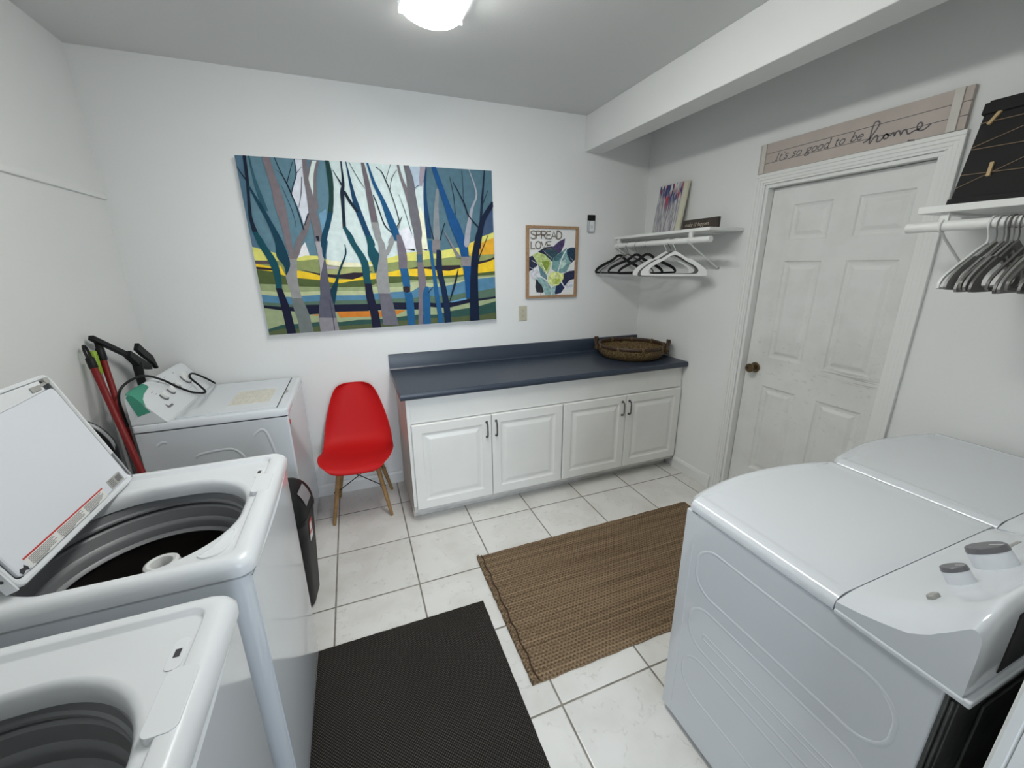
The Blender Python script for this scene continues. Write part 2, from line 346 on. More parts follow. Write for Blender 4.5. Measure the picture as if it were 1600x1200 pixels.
# ------------------------------------------------------------ traced paint areas (millimetres on the canvas)
PAINT=[((92,124,138),[0,0,1520,0,1520,1010,0,1010]),((78,108,128),[0,978,1,1010,7,1010,39,1008,44,901,17,714,26,593,36,523,0,524]),((78,108,122),[1072,1009,1459,1010,1520,1010,1520,608,1359,545,1200,501,1036,504,1040,827]),((60,80,110),[1520,649,1517,802,1450,711,1419,580,1520,619]),((198,212,210),[489,1010,1028,1010,1051,890,1027,677,1042,505,1054,480,888,461,762,409,658,386,391,396,398,476,420,554,413,564,440,641,472,727,495,866,498,938]),((215,215,222),[855,612,921,650,959,556,954,506,879,507,949,494,890,489,866,594]),((235,228,200),[1007,774,1031,720,1042,504,989,505,1031,495,996,495,993,599]),((170,185,200),[961,1004,1027,1007,1017,894,987,868]),((205,208,216),[303,1006,354,1008,340,862,332,716,298,641,282,740,258,822,297,913]),((210,220,215),[392,1005,430,1007,394,911,379,815,364,780,357,905]),((110,150,175),[434,742,424,641,393,600,391,651,391,716]),((222,222,222),[288,551,303,473,227,459,252,510]),((208,205,110),[0,0,0,526,2,525,127,487,229,459,276,473,351,471,399,446,501,430,607,421,767,450,890,482,954,487,1031,494,1128,493,1265,516,1361,550,1427,584,1520,614,1520,0]),((225,222,190),[399,446,501,430,607,421,688,408,673,375,521,380,397,401]),((132,142,92),[0,0,0,449,2,449,124,444,231,443,271,445,338,451,353,448,399,416,497,400,566,398,643,398,763,419,885,433,967,431,1063,444,1130,443,1261,457,1338,468,1409,466,1520,473,1520,0]),((215,160,48),[1325,527,1368,549,1419,543,1520,578,1520,466,1409,463,1325,456]),((225,195,70),[1325,527,1368,549,1361,485,1325,456]),((165,155,165),[391,412,460,401,458,388,390,390]),((160,165,110),[390,385,566,395,604,394,600,363,464,355,391,360]),((224,188,45),[0,0,0,430,0,430,85,411,129,418,149,362,222,386,339,357,388,339,449,325,540,323,602,338,643,353,650,356,756,358,833,373,897,377,962,378,1010,378,1082,368,1124,362,1257,375,1334,391,1386,398,1520,435,1520,0]),((42,34,44),[230,392,340,365,391,360,453,353,546,365,605,363,667,372,603,341,535,321,461,330,394,341,339,354]),((42,34,44),[897,380,963,392,1023,389,1096,395,1258,396,1269,378,1180,359,1094,366,1022,377]),((42,34,44),[1387,416,1466,429,1520,446,1520,433,1466,414,1386,398]),((85,72,80),[0,449,67,447,78,426,0,430]),((42,34,44),[0,413,83,401,90,389,0,397]),((76,90,52),[0,0,0,396,3,396,89,383,147,354,220,340,334,325,384,309,456,300,539,313,599,316,655,319,685,321,760,335,834,332,893,335,957,327,1018,328,1079,328,1122,326,1273,330,1384,337,1520,348,1520,0]),((138,150,110),[0,0,0,313,7,313,100,306,158,303,221,289,333,283,453,275,605,273,645,277,681,292,760,289,836,291,896,305,1015,301,1108,309,1227,310,1279,320,1383,319,1520,323,1520,0]),((172,180,140),[0,0,0,273,92,261,156,257,221,256,329,256,439,253,608,247,651,271,758,265,851,264,900,289,954,292,1026,283,1105,273,1226,283,1284,296,1382,307,1520,314,1520,0]),((78,122,150),[0,0,0,250,2,249,88,236,156,227,227,231,325,234,435,225,604,219,634,223,691,228,766,231,853,232,907,229,951,254,1036,253,1135,254,1225,271,1283,285,1382,298,1520,307,1520,0]),((82,106,90),[0,0,0,204,90,193,158,180,242,195,320,195,415,193,606,187,629,186,779,188,849,185,921,187,957,191,1025,193,1099,192,1194,190,1292,206,1384,211,1520,229,1520,0]),((20,24,46),[0,0,0,185,3,185,91,171,161,166,239,175,316,172,416,167,603,161,626,157,694,158,782,162,858,157,918,154,1003,152,1064,142,1165,142,1296,158,1389,157,1520,168,1520,0]),((146,158,122),[0,0,0,169,2,168,92,149,161,138,244,113,302,114,410,121,608,114,621,121,695,114,783,114,853,109,938,104,1025,118,1081,110,1163,104,1294,128,1388,141,1520,153,1520,0]),((192,116,42),[410,121,614,113,711,108,706,70,621,76,426,81]),((192,116,42),[695,111,782,108,859,106,784,75,696,72]),((192,116,42),[249,110,302,112,295,101]),((100,150,190),[1172,146,1290,169,1296,156,1178,140]),((44,76,70),[0,0,0,38,3,38,76,58,168,59,252,61,305,63,428,53,534,60,618,56,694,56,795,62,861,66,941,70,1021,64,1071,61,1161,79,1306,95,1386,103,1520,132,1520,0]),((78,88,58),[0,0,0,21,3,21,73,35,163,28,258,34,301,37,424,27,615,27,792,37,931,33,1019,39,1158,35,1303,38,1390,38,1520,50,1520,0]),((46,86,100),[67,1010,67,982,68,941,69,901,71,869,74,839,78,809,83,777,89,746,93,724,118,724,114,746,107,778,101,810,94,839,88,869,82,902,78,941,75,983,73,1010]),((118,108,112),[134,1010,137,988,141,955,145,922,149,895,152,870,155,844,156,815,156,786,157,754,162,717,169,677,174,642,176,613,177,588,178,567,178,551,178,539,179,527,183,515,188,503,190,491,188,476,184,461,181,450,225,449,223,460,222,475,219,490,217,503,215,514,213,526,213,538,213,550,214,566,214,587,214,612,214,641,215,677,215,717,213,754,210,786,206,816,201,845,195,871,189,897,184,923,180,956,176,990,174,1010]),((112,106,110),[327,716,316,692,301,658,284,626,268,601,251,579,236,556,226,530,218,503,210,480,201,462,193,449,186,439,216,438,223,448,234,462,245,479,255,502,266,529,278,555,292,578,308,601,321,626,332,658,341,692,346,716]),((138,138,138),[181,455,178,442,173,423,167,403,160,387,153,371,149,351,151,324,155,293,160,265,162,241,164,219,166,205,223,201,221,216,217,238,214,262,213,290,213,321,213,349,215,369,218,385,221,401,224,421,226,440,228,454]),((104,110,110),[160,221,161,201,162,172,164,144,167,121,171,100,174,75,174,43,174,8,174,0,256,0,256,1,253,37,250,70,248,94,245,116,241,139,234,167,226,197,220,218]),((20,32,48),[196,1009,202,988,210,957,218,929,225,910,231,893,239,869,249,833,261,789,271,745,278,699,284,653,289,621,296,621,291,653,284,699,276,745,267,789,256,833,246,869,237,893,230,910,223,929,214,958,206,988,200,1010]),((20,32,48),[193,949,219,922,224,922,195,949]),((20,32,48),[287,991,239,878,244,879,290,992]),((20,32,48),[299,1008,299,987,299,956,296,927,288,903,276,880,267,860,261,843,258,828,255,817,259,817,261,828,265,843,271,860,281,880,293,903,302,927,304,956,303,987,303,1008]),((20,32,48),[329,965,297,932,302,932,333,966]),((20,32,48),[329,716,296,646,302,646,335,716]),((20,32,48),[324,914,320,888,313,852,305,818,297,789,288,763,282,745,284,745,291,763,300,790,309,818,317,852,324,888,328,914]),((20,32,48),[209,868,219,830,234,775,245,725,250,688,252,657,252,636,254,636,254,657,252,688,248,725,236,775,221,830,210,868]),((20,32,48),[0,953,0,949,32,882,40,882,2,953]),((20,32,48),[40,1010,39,982,36,940,34,900,32,869,29,840,26,808,21,770,16,729,13,690,14,654,16,621,18,598,46,598,41,621,34,654,30,690,32,729,36,770,40,808,44,840,47,869,50,901,53,941,55,983,56,1010]),((18,72,84),[18,608,20,598,24,583,27,569,30,557,32,546,37,530,47,504,61,472,72,440,79,411,85,382,88,354,88,325,86,299,84,280,118,278,120,297,123,324,124,352,124,380,122,409,117,439,105,471,89,503,76,529,70,546,66,557,62,568,55,583,46,598,40,608]),((20,22,46),[84,285,86,270,88,248,91,225,92,207,94,188,95,159,98,108,100,46,102,1,119,0,153,0,150,42,146,105,142,156,138,185,134,205,130,223,125,246,121,268,118,283]),((18,58,76),[38,855,46,829,58,793,70,757,80,727,91,697,101,666,110,632,117,596,123,567,125,551,125,540,124,528,122,509,119,488,120,467,128,449,141,432,150,414,153,395,153,375,152,362,157,362,165,375,176,394,184,413,187,430,187,447,185,465,181,486,177,508,172,527,170,540,168,550,163,567,153,596,140,632,126,666,115,697,103,727,90,758,74,793,58,830,47,855]),((112,106,110),[421,1007,413,990,403,964,394,935,387,900,381,861,375,824,371,792,367,762,365,741,395,741,394,762,394,792,395,825,399,861,404,901,411,935,419,965,429,990,435,1008]),((112,106,110),[387,1006,379,984,368,954,358,929,352,913,347,903,343,895,358,896,360,903,363,914,368,929,377,955,388,985,397,1006]),((112,106,110),[347,1010,342,1010,340,983,337,946,336,909,335,880,336,853,337,824,336,789,336,752,337,716,339,682,343,648,346,616,346,582,345,551,345,528,380,528,383,550,388,582,390,615,389,648,385,682,381,716,377,753,374,790,371,824,367,854,363,881,361,910,362,947,365,984,368,1010]),((158,154,158),[346,555,347,530,349,495,350,461,351,432,351,404,350,381,347,364,344,351,342,343,352,343,359,351,369,363,376,380,379,403,380,431,380,460,379,494,378,530,376,555]),((84,84,98),[383,449,376,431,367,406,358,381,350,359,344,339,338,316,334,290,332,262,328,234,322,206,315,177,309,151,304,126,301,103,298,88,404,80,403,96,402,119,401,145,401,172,402,201,401,230,398,259,393,287,390,314,389,337,389,358,389,380,389,405,389,431,389,449]),((130,126,132),[298,90,297,2,321,0,412,0,404,82]),((20,32,48),[378,203,379,171,380,125,381,83,381,50,380,21,380,1,384,1,385,20,385,49,385,83,383,125,381,171,380,203]),((20,32,48),[352,585,371,587,370,556,359,558]),((26,58,54),[466,1010,467,985,467,950,467,913,467,881,465,848,462,816,456,781,447,746,441,722,472,722,476,747,483,781,488,817,492,849,496,882,497,914,494,950,490,986,487,1010]),((16,62,84),[442,724,434,701,422,669,411,641,402,622,394,607,387,590,381,566,376,541,373,523,374,520,377,524,379,523,379,511,377,493,376,476,379,463,383,452,385,444,389,444,390,452,392,463,394,476,398,492,402,510,405,523,405,524,404,519,405,522,409,540,415,566,422,589,428,606,435,622,443,641,453,669,464,702,472,724]),((18,58,90),[580,1010,583,965,586,900,590,843,592,809,594,784,598,758,605,728,614,697,623,666,632,634,640,604,646,582,683,581,677,603,667,634,658,666,649,697,640,728,632,759,625,785,618,809,611,844,601,900,592,965,585,1010]),((18,72,84),[646,587,648,574,651,555,652,539,653,531,652,526,652,518,650,504,648,487,649,470,654,451,662,433,669,414,674,394,677,374,680,360,685,360,693,374,705,393,714,413,719,431,721,450,720,468,713,486,703,503,695,518,695,526,698,530,699,538,695,554,688,573,684,587]),((20,32,48),[551,1010,550,978,548,931,544,892,539,871,533,860,528,842,526,813,525,779,524,742,521,702,518,660,516,630,535,630,537,660,539,702,542,743,546,779,549,814,552,843,555,860,558,872,560,892,560,932,559,979,559,1010]),((20,32,48),[500,962,505,952,512,936,519,920,527,903,535,885,541,872,554,872,546,885,536,903,526,920,517,936,509,952,503,962]),((20,32,48),[541,847,548,832,558,810,568,788,582,766,596,744,606,728,627,728,616,744,601,766,587,789,576,811,566,833,559,848]),((18,72,84),[517,640,521,627,527,607,533,588,536,576,539,566,546,547,561,514,581,473,596,433,601,396,601,361,600,333,603,312,605,297,607,287,649,285,648,295,646,310,644,331,646,360,647,395,643,431,625,472,601,513,583,546,576,565,574,576,569,588,558,607,545,626,536,640]),((20,22,46),[607,293,606,272,605,240,605,207,609,174,615,138,619,101,621,59,621,17,621,0,678,0,678,12,676,55,673,97,668,134,661,171,656,204,652,238,650,269,649,291]),((20,32,48),[600,1007,608,989,619,964,631,938,646,911,663,884,675,865,677,865,666,884,650,912,635,938,623,964,611,989,603,1007]),((100,92,98),[680,1010,669,1010,671,980,674,937,677,895,679,862,680,830,682,795,685,750,689,701,691,666,734,666,730,701,725,750,720,796,716,831,712,862,708,896,701,938,693,980,687,1010]),((138,138,138),[691,669,694,641,700,602,705,571,710,559,716,556,719,547,720,523,718,493,717,471,765,470,763,492,761,522,758,547,754,556,750,559,746,570,742,601,738,641,735,669]),((138,138,138),[874,687,867,676,855,660,841,639,822,613,801,583,785,559,782,548,784,544,783,535,772,514,756,489,745,470,776,470,787,488,802,514,814,535,818,544,820,548,824,558,836,582,851,613,864,639,871,660,877,676,880,687]),((138,138,138),[721,476,716,460,710,436,703,410,696,385,688,357,682,327,682,290,685,251,687,223,762,219,761,247,761,286,761,323,762,354,764,382,765,408,766,435,767,459,768,475]),((100,98,108),[688,226,689,204,690,171,692,135,693,93,693,47,694,15,797,6,792,40,785,86,778,129,773,166,767,199,764,222]),((20,76,118),[701,1010,707,981,715,938,724,896,736,862,750,829,762,796,771,761,779,726,786,693,794,663,801,636,808,613,815,591,822,571,827,558,861,558,861,571,861,590,858,612,851,636,841,663,830,693,818,726,804,761,790,797,775,830,759,863,744,897,731,939,719,981,712,1010]),((106,100,110),[840,595,839,581,839,562,838,540,838,516,839,489,839,462,838,432,837,402,836,381,888,379,891,400,895,431,896,461,894,488,889,515,884,539,878,561,872,581,868,594]),((30,84,128),[842,383,843,365,845,339,847,314,849,293,852,275,853,261,901,259,900,272,900,291,900,312,898,337,896,363,894,381]),((42,34,44),[850,262,875,266,898,259,896,230,873,222,851,232]),((30,84,128),[856,225,857,206,858,177,860,142,860,94,861,38,861,0,910,0,911,34,913,90,913,139,912,174,909,203,906,222]),((20,32,48),[718,831,722,817,729,797,737,770,746,734,756,691,767,655,782,633,799,617,819,611,812,603,808,617,791,633,775,655,763,691,753,734,744,770,736,797,729,817,724,831]),((20,32,48),[757,991,765,987,771,977,781,968,789,954,796,937,802,919,809,900,816,881,823,859,831,832,839,802,847,772,854,737,860,702,864,677,871,677,866,702,860,737,852,772,845,802,837,832,829,859,822,881,816,901,809,919,802,937,796,954,788,968,777,978,762,982,754,987]),((20,32,48),[880,981,870,969,855,950,842,930,834,905,828,878,824,859,828,859,832,878,838,905,847,930,859,950,874,969,884,981]),((20,32,48),[843,1009,807,924,811,924,847,1010]),((20,32,48),[877,839,885,817,895,784,906,746,918,696,930,641,938,601,941,601,933,641,921,696,910,746,898,784,887,817,880,839]),((20,32,48),[885,706,879,697,871,684,863,671,856,661,849,651,845,645,850,645,856,651,863,661,871,671,878,684,885,697,890,706]),((20,32,48),[1019,898,1010,894,999,888,986,883,981,874,978,864,976,857,979,857,981,864,985,874,991,883,997,891,1009,897,1017,901]),((112,106,110),[883,1009,886,990,891,964,896,937,903,909,911,880,919,851,925,818,931,785,935,762,975,763,967,786,957,819,946,851,935,881,923,910,914,937,906,965,901,991,897,1009]),((148,140,150),[1029,1007,1026,989,1023,964,1020,941,1019,922,1018,906,1017,894,1034,895,1038,906,1044,923,1051,942,1060,965,1070,991,1077,1009]),((100,98,105),[925,1008,929,988,933,958,937,928,937,899,936,868,936,835,935,798,935,759,937,720,942,681,948,643,954,612,955,592,954,578,955,560,958,529,962,494,965,468,1001,467,1001,493,1001,529,1001,560,1004,578,1007,591,1009,611,1007,643,1003,681,999,720,995,759,991,799,987,836,986,869,984,900,981,929,974,960,965,989,959,1009]),((62,88,112),[961,472,959,420,998,418,1000,471]),((112,104,112),[962,421,961,401,959,374,958,345,958,316,958,286,957,256,955,229,952,202,948,167,942,112,936,48,932,2,957,0,962,0,967,46,974,110,981,165,991,200,1001,227,1008,254,1010,284,1009,314,1007,343,1005,372,1001,400,998,420]),((24,60,96),[1066,1008,1059,982,1051,944,1044,905,1040,871,1037,836,1035,800,1035,765,1036,730,1037,693,1038,651,1039,608,1039,578,1070,577,1069,608,1068,651,1067,693,1064,730,1060,765,1058,801,1058,836,1059,871,1061,906,1065,944,1070,982,1073,1009]),((30,84,128),[1043,559,1046,528,1049,483,1052,440,1054,406,1056,374,1058,341,1059,302,1060,261,1061,221,1064,184,1067,147,1070,110,1072,69,1074,27,1075,0,1114,0,1112,24,1108,66,1104,108,1100,145,1096,182,1092,220,1089,260,1086,301,1083,340,1080,374,1076,405,1074,439,1072,482,1072,527,1072,559]),((30,84,128),[1003,260,997,250,988,235,981,213,977,182,975,143,973,104,971,65,969,26,967,0,1020,0,1021,23,1023,62,1025,101,1027,140,1029,179,1029,211,1027,233,1024,249,1021,259]),((122,128,132),[1126,881,1117,840,1105,780,1095,721,1088,662,1083,602,1079,560,1128,560,1129,602,1129,661,1131,721,1134,781,1139,840,1142,882]),((118,114,116),[1076,565,1073,547,1069,523,1068,503,1070,491,1075,484,1078,479,1114,479,1116,483,1119,490,1122,501,1125,522,1128,546,1130,564]),((16,34,62),[1099,499,1098,497,1097,493,1096,479,1093,450,1089,410,1089,369,1094,330,1102,290,1109,249,1114,208,1117,167,1119,126,1121,80,1121,33,1122,0,1171,0,1170,29,1168,76,1165,123,1160,165,1154,206,1148,247,1141,288,1134,328,1130,368,1129,409,1130,449,1131,478,1129,492,1125,497,1123,499]),((20,32,48),[1057,704,1080,566,1087,566,1061,704]),((20,32,48),[1165,672,1162,665,1157,654,1151,638,1142,613,1131,582,1124,560,1132,560,1139,582,1149,613,1158,638,1164,654,1169,665,1172,672]),((20,32,48),[1305,997,1307,777,1311,777,1308,997]),((20,32,48),[1220,957,1225,928,1232,885,1238,841,1241,797,1242,753,1243,722,1247,722,1246,753,1245,797,1243,841,1236,885,1228,928,1222,957]),((20,72,122),[1109,1010,1103,1010,1110,985,1121,948,1132,908,1145,865,1159,819,1172,776,1182,736,1191,700,1200,666,1211,634,1222,606,1232,581,1239,566,1245,555,1251,539,1258,511,1265,477,1270,453,1328,452,1326,476,1323,510,1320,538,1315,554,1309,565,1302,581,1293,605,1283,634,1270,666,1254,700,1235,737,1216,776,1200,820,1183,866,1168,909,1154,949,1141,986,1133,1010]),((126,122,124),[1267,453,1266,388,1338,386,1339,451]),((20,72,122),[1276,389,1280,359,1284,314,1288,271,1289,231,1290,193,1290,166,1342,163,1342,190,1342,229,1342,269,1342,312,1341,356,1340,387]),((150,152,162),[1352,1008,1366,968,1386,912,1396,861,1389,827,1372,799,1355,767,1341,725,1327,680,1315,638,1306,600,1299,566,1296,540,1297,526,1302,519,1306,515,1318,515,1322,519,1328,525,1334,540,1339,566,1344,600,1350,638,1357,680,1364,725,1373,767,1388,799,1403,827,1409,861,1396,912,1374,969,1358,1008]),((120,118,126),[1157,620,1170,592,1190,553,1207,517,1220,489,1230,464,1237,447,1272,446,1259,463,1242,488,1223,517,1202,553,1180,592,1165,620]),((26,40,62),[1461,1008,1454,963,1444,898,1434,834,1426,772,1418,710,1413,666,1432,666,1437,710,1443,772,1450,834,1457,899,1464,963,1468,1008]),((16,28,52),[1520,813,1508,813,1486,786,1455,747,1430,711,1417,687,1409,665,1401,637,1389,593,1377,541,1368,504,1414,503,1421,541,1431,592,1441,637,1448,665,1456,687,1469,712,1494,747,1520,780]),((12,26,50),[1390,613,1379,578,1365,528,1352,479,1345,440,1339,402,1335,361,1329,314,1324,264,1320,208,1316,135,1313,55,1310,0,1385,0,1384,50,1383,131,1383,205,1384,261,1386,312,1389,359,1393,400,1397,439,1402,478,1411,527,1421,577,1428,613]),((20,32,48),[1237,929,1256,894,1283,844,1305,799,1316,769,1321,746,1332,722,1355,693,1383,664,1403,643,1414,643,1394,664,1365,693,1342,722,1331,746,1326,769,1315,799,1291,844,1263,894,1242,929]),((20,32,48),[1483,885,1441,796,1446,796,1487,885]),((20,32,48),[1478,606,1457,565,1428,507,1405,460,1396,435,1392,422,1390,413,1397,413,1399,421,1402,435,1412,460,1434,507,1462,565,1481,606]),((20,32,48),[1241,370,1230,340,1215,298,1200,257,1186,216,1173,176,1163,148,1168,148,1182,176,1200,216,1216,256,1229,298,1239,340,1246,370]),((20,32,48),[1056,258,1014,215,1020,214,1060,257]),((12,52,66),[513,537,514,523,513,504,510,484,501,463,489,441,477,420,468,401,459,384,451,366,443,348,436,330,427,312,415,295,401,279,392,258,392,229,397,197,401,173,407,173,414,196,423,228,432,256,437,277,442,294,446,311,452,330,458,348,464,366,472,383,481,401,490,419,501,440,512,463,519,483,521,504,519,523,518,537])]
POSTER=[((40,46,66),[23,306,53,318,99,255,81,229,26,201]),((36,40,62),[98,345,156,377,223,385,216,292,137,326]),((190,192,198),[32,190,75,235,116,191,79,130,43,153]),((70,60,92),[216,375,272,420,327,444,321,398,296,347,240,312,209,271]),((52,74,84),[149,356,222,375,271,337,221,271,167,314]),((40,60,80),[333,361,383,378,420,377,418,285,377,254,321,288]),((110,146,146),[228,302,296,347,346,376,346,329,384,265,346,192,270,185,215,219,221,260]),((70,104,112),[240,312,309,346,321,320,271,279,228,276]),((160,184,176),[296,268,333,288,346,256,308,220,277,216]),((165,180,120),[53,323,101,342,155,325,197,287,215,261,196,204,177,173,129,227,99,255,76,287]),((120,140,60),[130,274,197,282,184,225,165,200]),((90,120,130),[99,255,129,227,177,168,177,136,122,170]),((42,46,70),[320,182,371,201,419,205,419,140,377,131,333,85,308,124]),((190,194,200),[333,85,384,126,416,119,413,70,358,62]),((36,46,76),[245,79,295,119,333,74,301,32,250,24]),((40,44,50),[85,146,115,128,157,57,145,41,89,45,78,88]),((130,160,160),[92,161,134,154,183,120,220,69,213,16,163,24,133,95,103,124]),((140,170,170),[220,80,257,94,244,14,219,15]),((196,204,136),[183,157,215,198,270,195,324,177,320,139,276,93,226,88,189,114]),((160,174,80),[226,144,295,146,276,104,232,101]),((220,226,220),[350,376,338,361,321,338,305,310,290,271,277,227,268,195,273,195,283,227,297,271,312,310,328,338,343,361,355,376]),((220,226,220),[128,264,175,178,180,178,131,264]),((220,226,220),[30,233,75,215,74,213,29,230]),((220,226,220),[47,284,100,256,99,254,45,281]),((220,226,220),[294,125,343,68,348,68,297,125]),((220,226,220),[332,304,382,265,385,265,335,303]),((220,226,220),[376,302,401,280,404,280,379,302]),((220,226,220),[244,186,233,90,237,90,247,186]),((220,226,220),[136,357,214,297,217,297,139,357]),((90,60,50),[124,85,123,21,128,21,129,85])]
HOME=[[(-1.548,2.146),(-1.569,2.155),(-1.59,2.184),(-1.601,2.209),(-1.593,2.222),(-1.58,2.217),(-1.574,2.182),(-1.575,2.137),(-1.586,2.151),(-1.597,2.164),(-1.605,2.155),(-1.604,2.138),(-1.617,2.137),(-1.627,2.149)],[(-1.627,2.149),(-1.632,2.157),(-1.638,2.16),(-1.63,2.156),(-1.628,2.147),(-1.635,2.141),(-1.644,2.143),(-1.646,2.151),(-1.638,2.16),(-1.651,2.15),(-1.659,2.155),(-1.663,2.16)],[(-1.663,2.16),(-1.667,2.152),(-1.671,2.142)],[(-1.671,2.144),(-1.673,2.154),(-1.68,2.161),(-1.686,2.157),(-1.69,2.149),(-1.694,2.14)],[(-1.694,2.143),(-1.697,2.152),(-1.703,2.159),(-1.71,2.156),(-1.714,2.148),(-1.719,2.139),(-1.728,2.14),(-1.736,2.145)],[(-1.736,2.145),(-1.755,2.148),(-1.763,2.156),(-1.763,2.165),(-1.754,2.172),(-1.747,2.164),(-1.749,2.151),(-1.759,2.141),(-1.771,2.141),(-1.783,2.148),(-1.793,2.158)],[(-1.724,2.112),(-1.749,2.108)]]

# ------------------------------------------------------------ room shell
XL, HC, YN = -3.486, 2.648, -2.82          # left wall, ceiling height, inner face of the doorway wall
struct(MB().box(XL-.15, 1.2, YN-2.2, .15, -.08, 0).build('floor', M['floor'], smooth=False))
struct(MB().box(XL-.15, .35, YN-.14, .15, HC, HC+.08).build('ceiling', M['ceiling'], smooth=False))
struct(MB().box(XL-.15, .35, 0, .15, 0, HC).build('wall_back', M['wall'], smooth=False))
struct(MB().box(XL-.15, XL, YN-.14, 0, 0, HC).build('wall_left', M['wall'], smooth=False))
# right wall around the door opening
DY0, DY1, DZ = -1.062, -1.853, 2.046
b = MB(); b.box(0, .15, DY0, 0, 0, HC); b.box(0, .15, YN-.14, DY1, 0, HC); b.box(0, .15, DY1, DY0, DZ, HC)
struct(b.build('wall_right', M['wall'], smooth=False))
# near wall with the doorway the photograph is taken from
PX0, PX1, PZ = -2.48, -1.535, 2.08
b = MB(); b.box(XL-.15, PX0, YN-.12, YN, 0, HC); b.box(PX1, .35, YN-.12, YN, 0, HC); b.box(PX0, PX1, YN-.12, YN, PZ, HC)
struct(b.build('wall_front', M['wall'], smooth=False))
b = MB(); b.box(PX1-.0, PX1+.075, YN, YN+.018, 0, PZ+.07); b.box(PX0-.075, PX0, YN, YN+.018, 0, PZ+.07); b.box(PX0, PX1, YN, YN+.018, PZ, PZ+.07)
struct(b.build('trim_2', M['trim'], smooth=False, bevel=.004))
# beam
struct(MB().box(-.598, -.444, YN, 0, 2.411, HC).build('trim_3', M['wall'], smooth=False, bevel=.004))
# rounded plaster lip along the left wall
b = MB(); prof = [(0, 1.995), (.004, 1.99), (.009, 1.975), (.012, 1.964), (.011, 1.957), (.004, 1.954), (0, 1.954)]
b.loft([[(XL+px, y, z) for px, z in prof] for y in (YN, 0)])
struct(b.build('trim_4', M['wall']))
# baseboards
def baseboard(name, p0, p1, nrm, h=.095, t=.014):
    b = MB(); pr = [(0, 0), (t, 0), (t, h-.02), (t-.004, h-.012), (t-.006, h-.004), (.003, h), (0, h)]
    b.loft([[(p[0]+nrm[0]*a, p[1]+nrm[1]*a, z) for a, z in pr] for p in (p0, p1)])
    return struct(b.build(name, M['trim'], angle=.4))
baseboard('baseboard_back', (XL, 0), (-2.11, 0), (0, -1))
baseboard('baseboard_right', (0, -.60), (0, -.972), (-1, 0))
baseboard('baseboard_left', (XL, YN), (XL, 0), (1, 0))

# ------------------------------------------------------------ door in the right wall
def casing_frame(b, y0, y1, z1, w, lay):
    """mitred casing: lay = list of (inner offset, outer offset, projection)"""
    for a, c, pr in lay:
        b.box(-pr, 0, y0+a, y0+c, 0, z1+a); b.box(-pr, 0, y1-c, y1-a, 0, z1+a); b.box(-pr, 0, y1-c, y0+c, z1+a, z1+c)
b = MB(); casing_frame(b, DY0, DY1, DZ, .06, [(0, .012, .010), (.0115, .028, .013), (.0275, .044, .016), (.0435, .062, .019)])
struct(b.build('trim_1', M['trim'], smooth=False, bevel=.0025))
b = MB(); b.box(0, .15, DY0-.018, DY0, 0, DZ-.018); b.box(0, .15, DY1, DY1+.018, 0, DZ-.018); b.box(0, .15, DY1, DY0, DZ-.018, DZ)
b.box(.086, .10, DY0-.03, DY0-.018, 0, DZ-.03); b.box(.086, .10, DY1+.018, DY1+.03, 0, DZ-.03); b.box(.086, .10, DY1+.018, DY0-.018, DZ-.03, DZ-.018)
struct(b.build('trim_5', M['trim'], smooth=False, bevel=.0015))
XD = .048
def door_slab():
    """six-panel slab: face at x = XD, with moulded recesses and raised fields"""
    y0, y1, z0, z1 = DY0-.021, DY1+.021, .012, DZ-.021
    panels = []
    for ya, yb in ((-1.215, -1.425), (-1.545, -1.768)):
        for za, zb in ((1.735, 1.925), (1.045, 1.620), (.29, .862)): panels.append((ya, yb, za, zb))
    ys = sorted({y1, y0, *[p[0] for p in panels], *[p[1] for p in panels]}); zs = sorted({z0, z1, *[p[2] for p in panels], *[p[3] for p in panels]})
    b = MB()
    for i in range(len(ys)-1):
        for j in range(len(zs)-1):
            c = ((ys[i]+ys[i+1])/2, (zs[j]+zs[j+1])/2)
            if any(p[1] < c[0] < p[0] and p[2] < c[1] < p[3] for p in panels): continue
            b.add([(XD, ys[i], zs[j]), (XD, ys[i+1], zs[j]), (XD, ys[i+1], zs[j+1]), (XD, ys[i], zs[j+1])], [(0,1,2,3)])
    for ya, yb, za, zb in panels:
        rings = []
        for ins, d in ((0, 0), (.006, .006), (.016, .009), (.026, .009), (.044, .002), (.05, .0015)):
            rings.append([(XD+d, ya-ins, za+ins), (XD+d, yb+ins, za+ins), (XD+d, yb+ins, zb-ins), (XD+d, ya-ins, zb-ins)])
        b.loft(rings, False, True)
    X2 = XD+.036
    b.add([(XD,y0,z0),(XD,y1,z0),(XD,y1,z1),(XD,y0,z1),(X2,y0,z0),(X2,y1,z0),(X2,y1,z1),(X2,y0,z1)], [(0,1,5,4),(1,2,6,5),(2,3,7,6),(3,0,4,7),(4,5,6,7)])
    return b.build('door_1', M['door'], smooth=False)
door = struct(door_slab())
def lathe_x(mb, prof, c, sgn=-1, n=28, mi=0):
    rings = [[(c[0]+sgn*d, c[1]+r*math.cos(2*PI*k/n), c[2]+r*math.sin(2*PI*k/n)) for k in range(n)] for r, d in prof]
    return mb.loft(rings, mi=mi)
b = MB(); lathe_x(b, [(.032, 0), (.033, .004), (.028, .010), (.014, .013), (.012, .028), (.020, .036), (.0275, .046), (.028, .055), (.022, .063), (.010, .066)], (XD-.001, -1.148, .966))
b.build('door_knob', M['brass'], door)
b = MB(); lathe_x(b, [(.0055, 0), (.006, .002), (.004, .003)], (XD-.067, -1.148, .966), n=14); b.build('keyhole', M['black'], door)

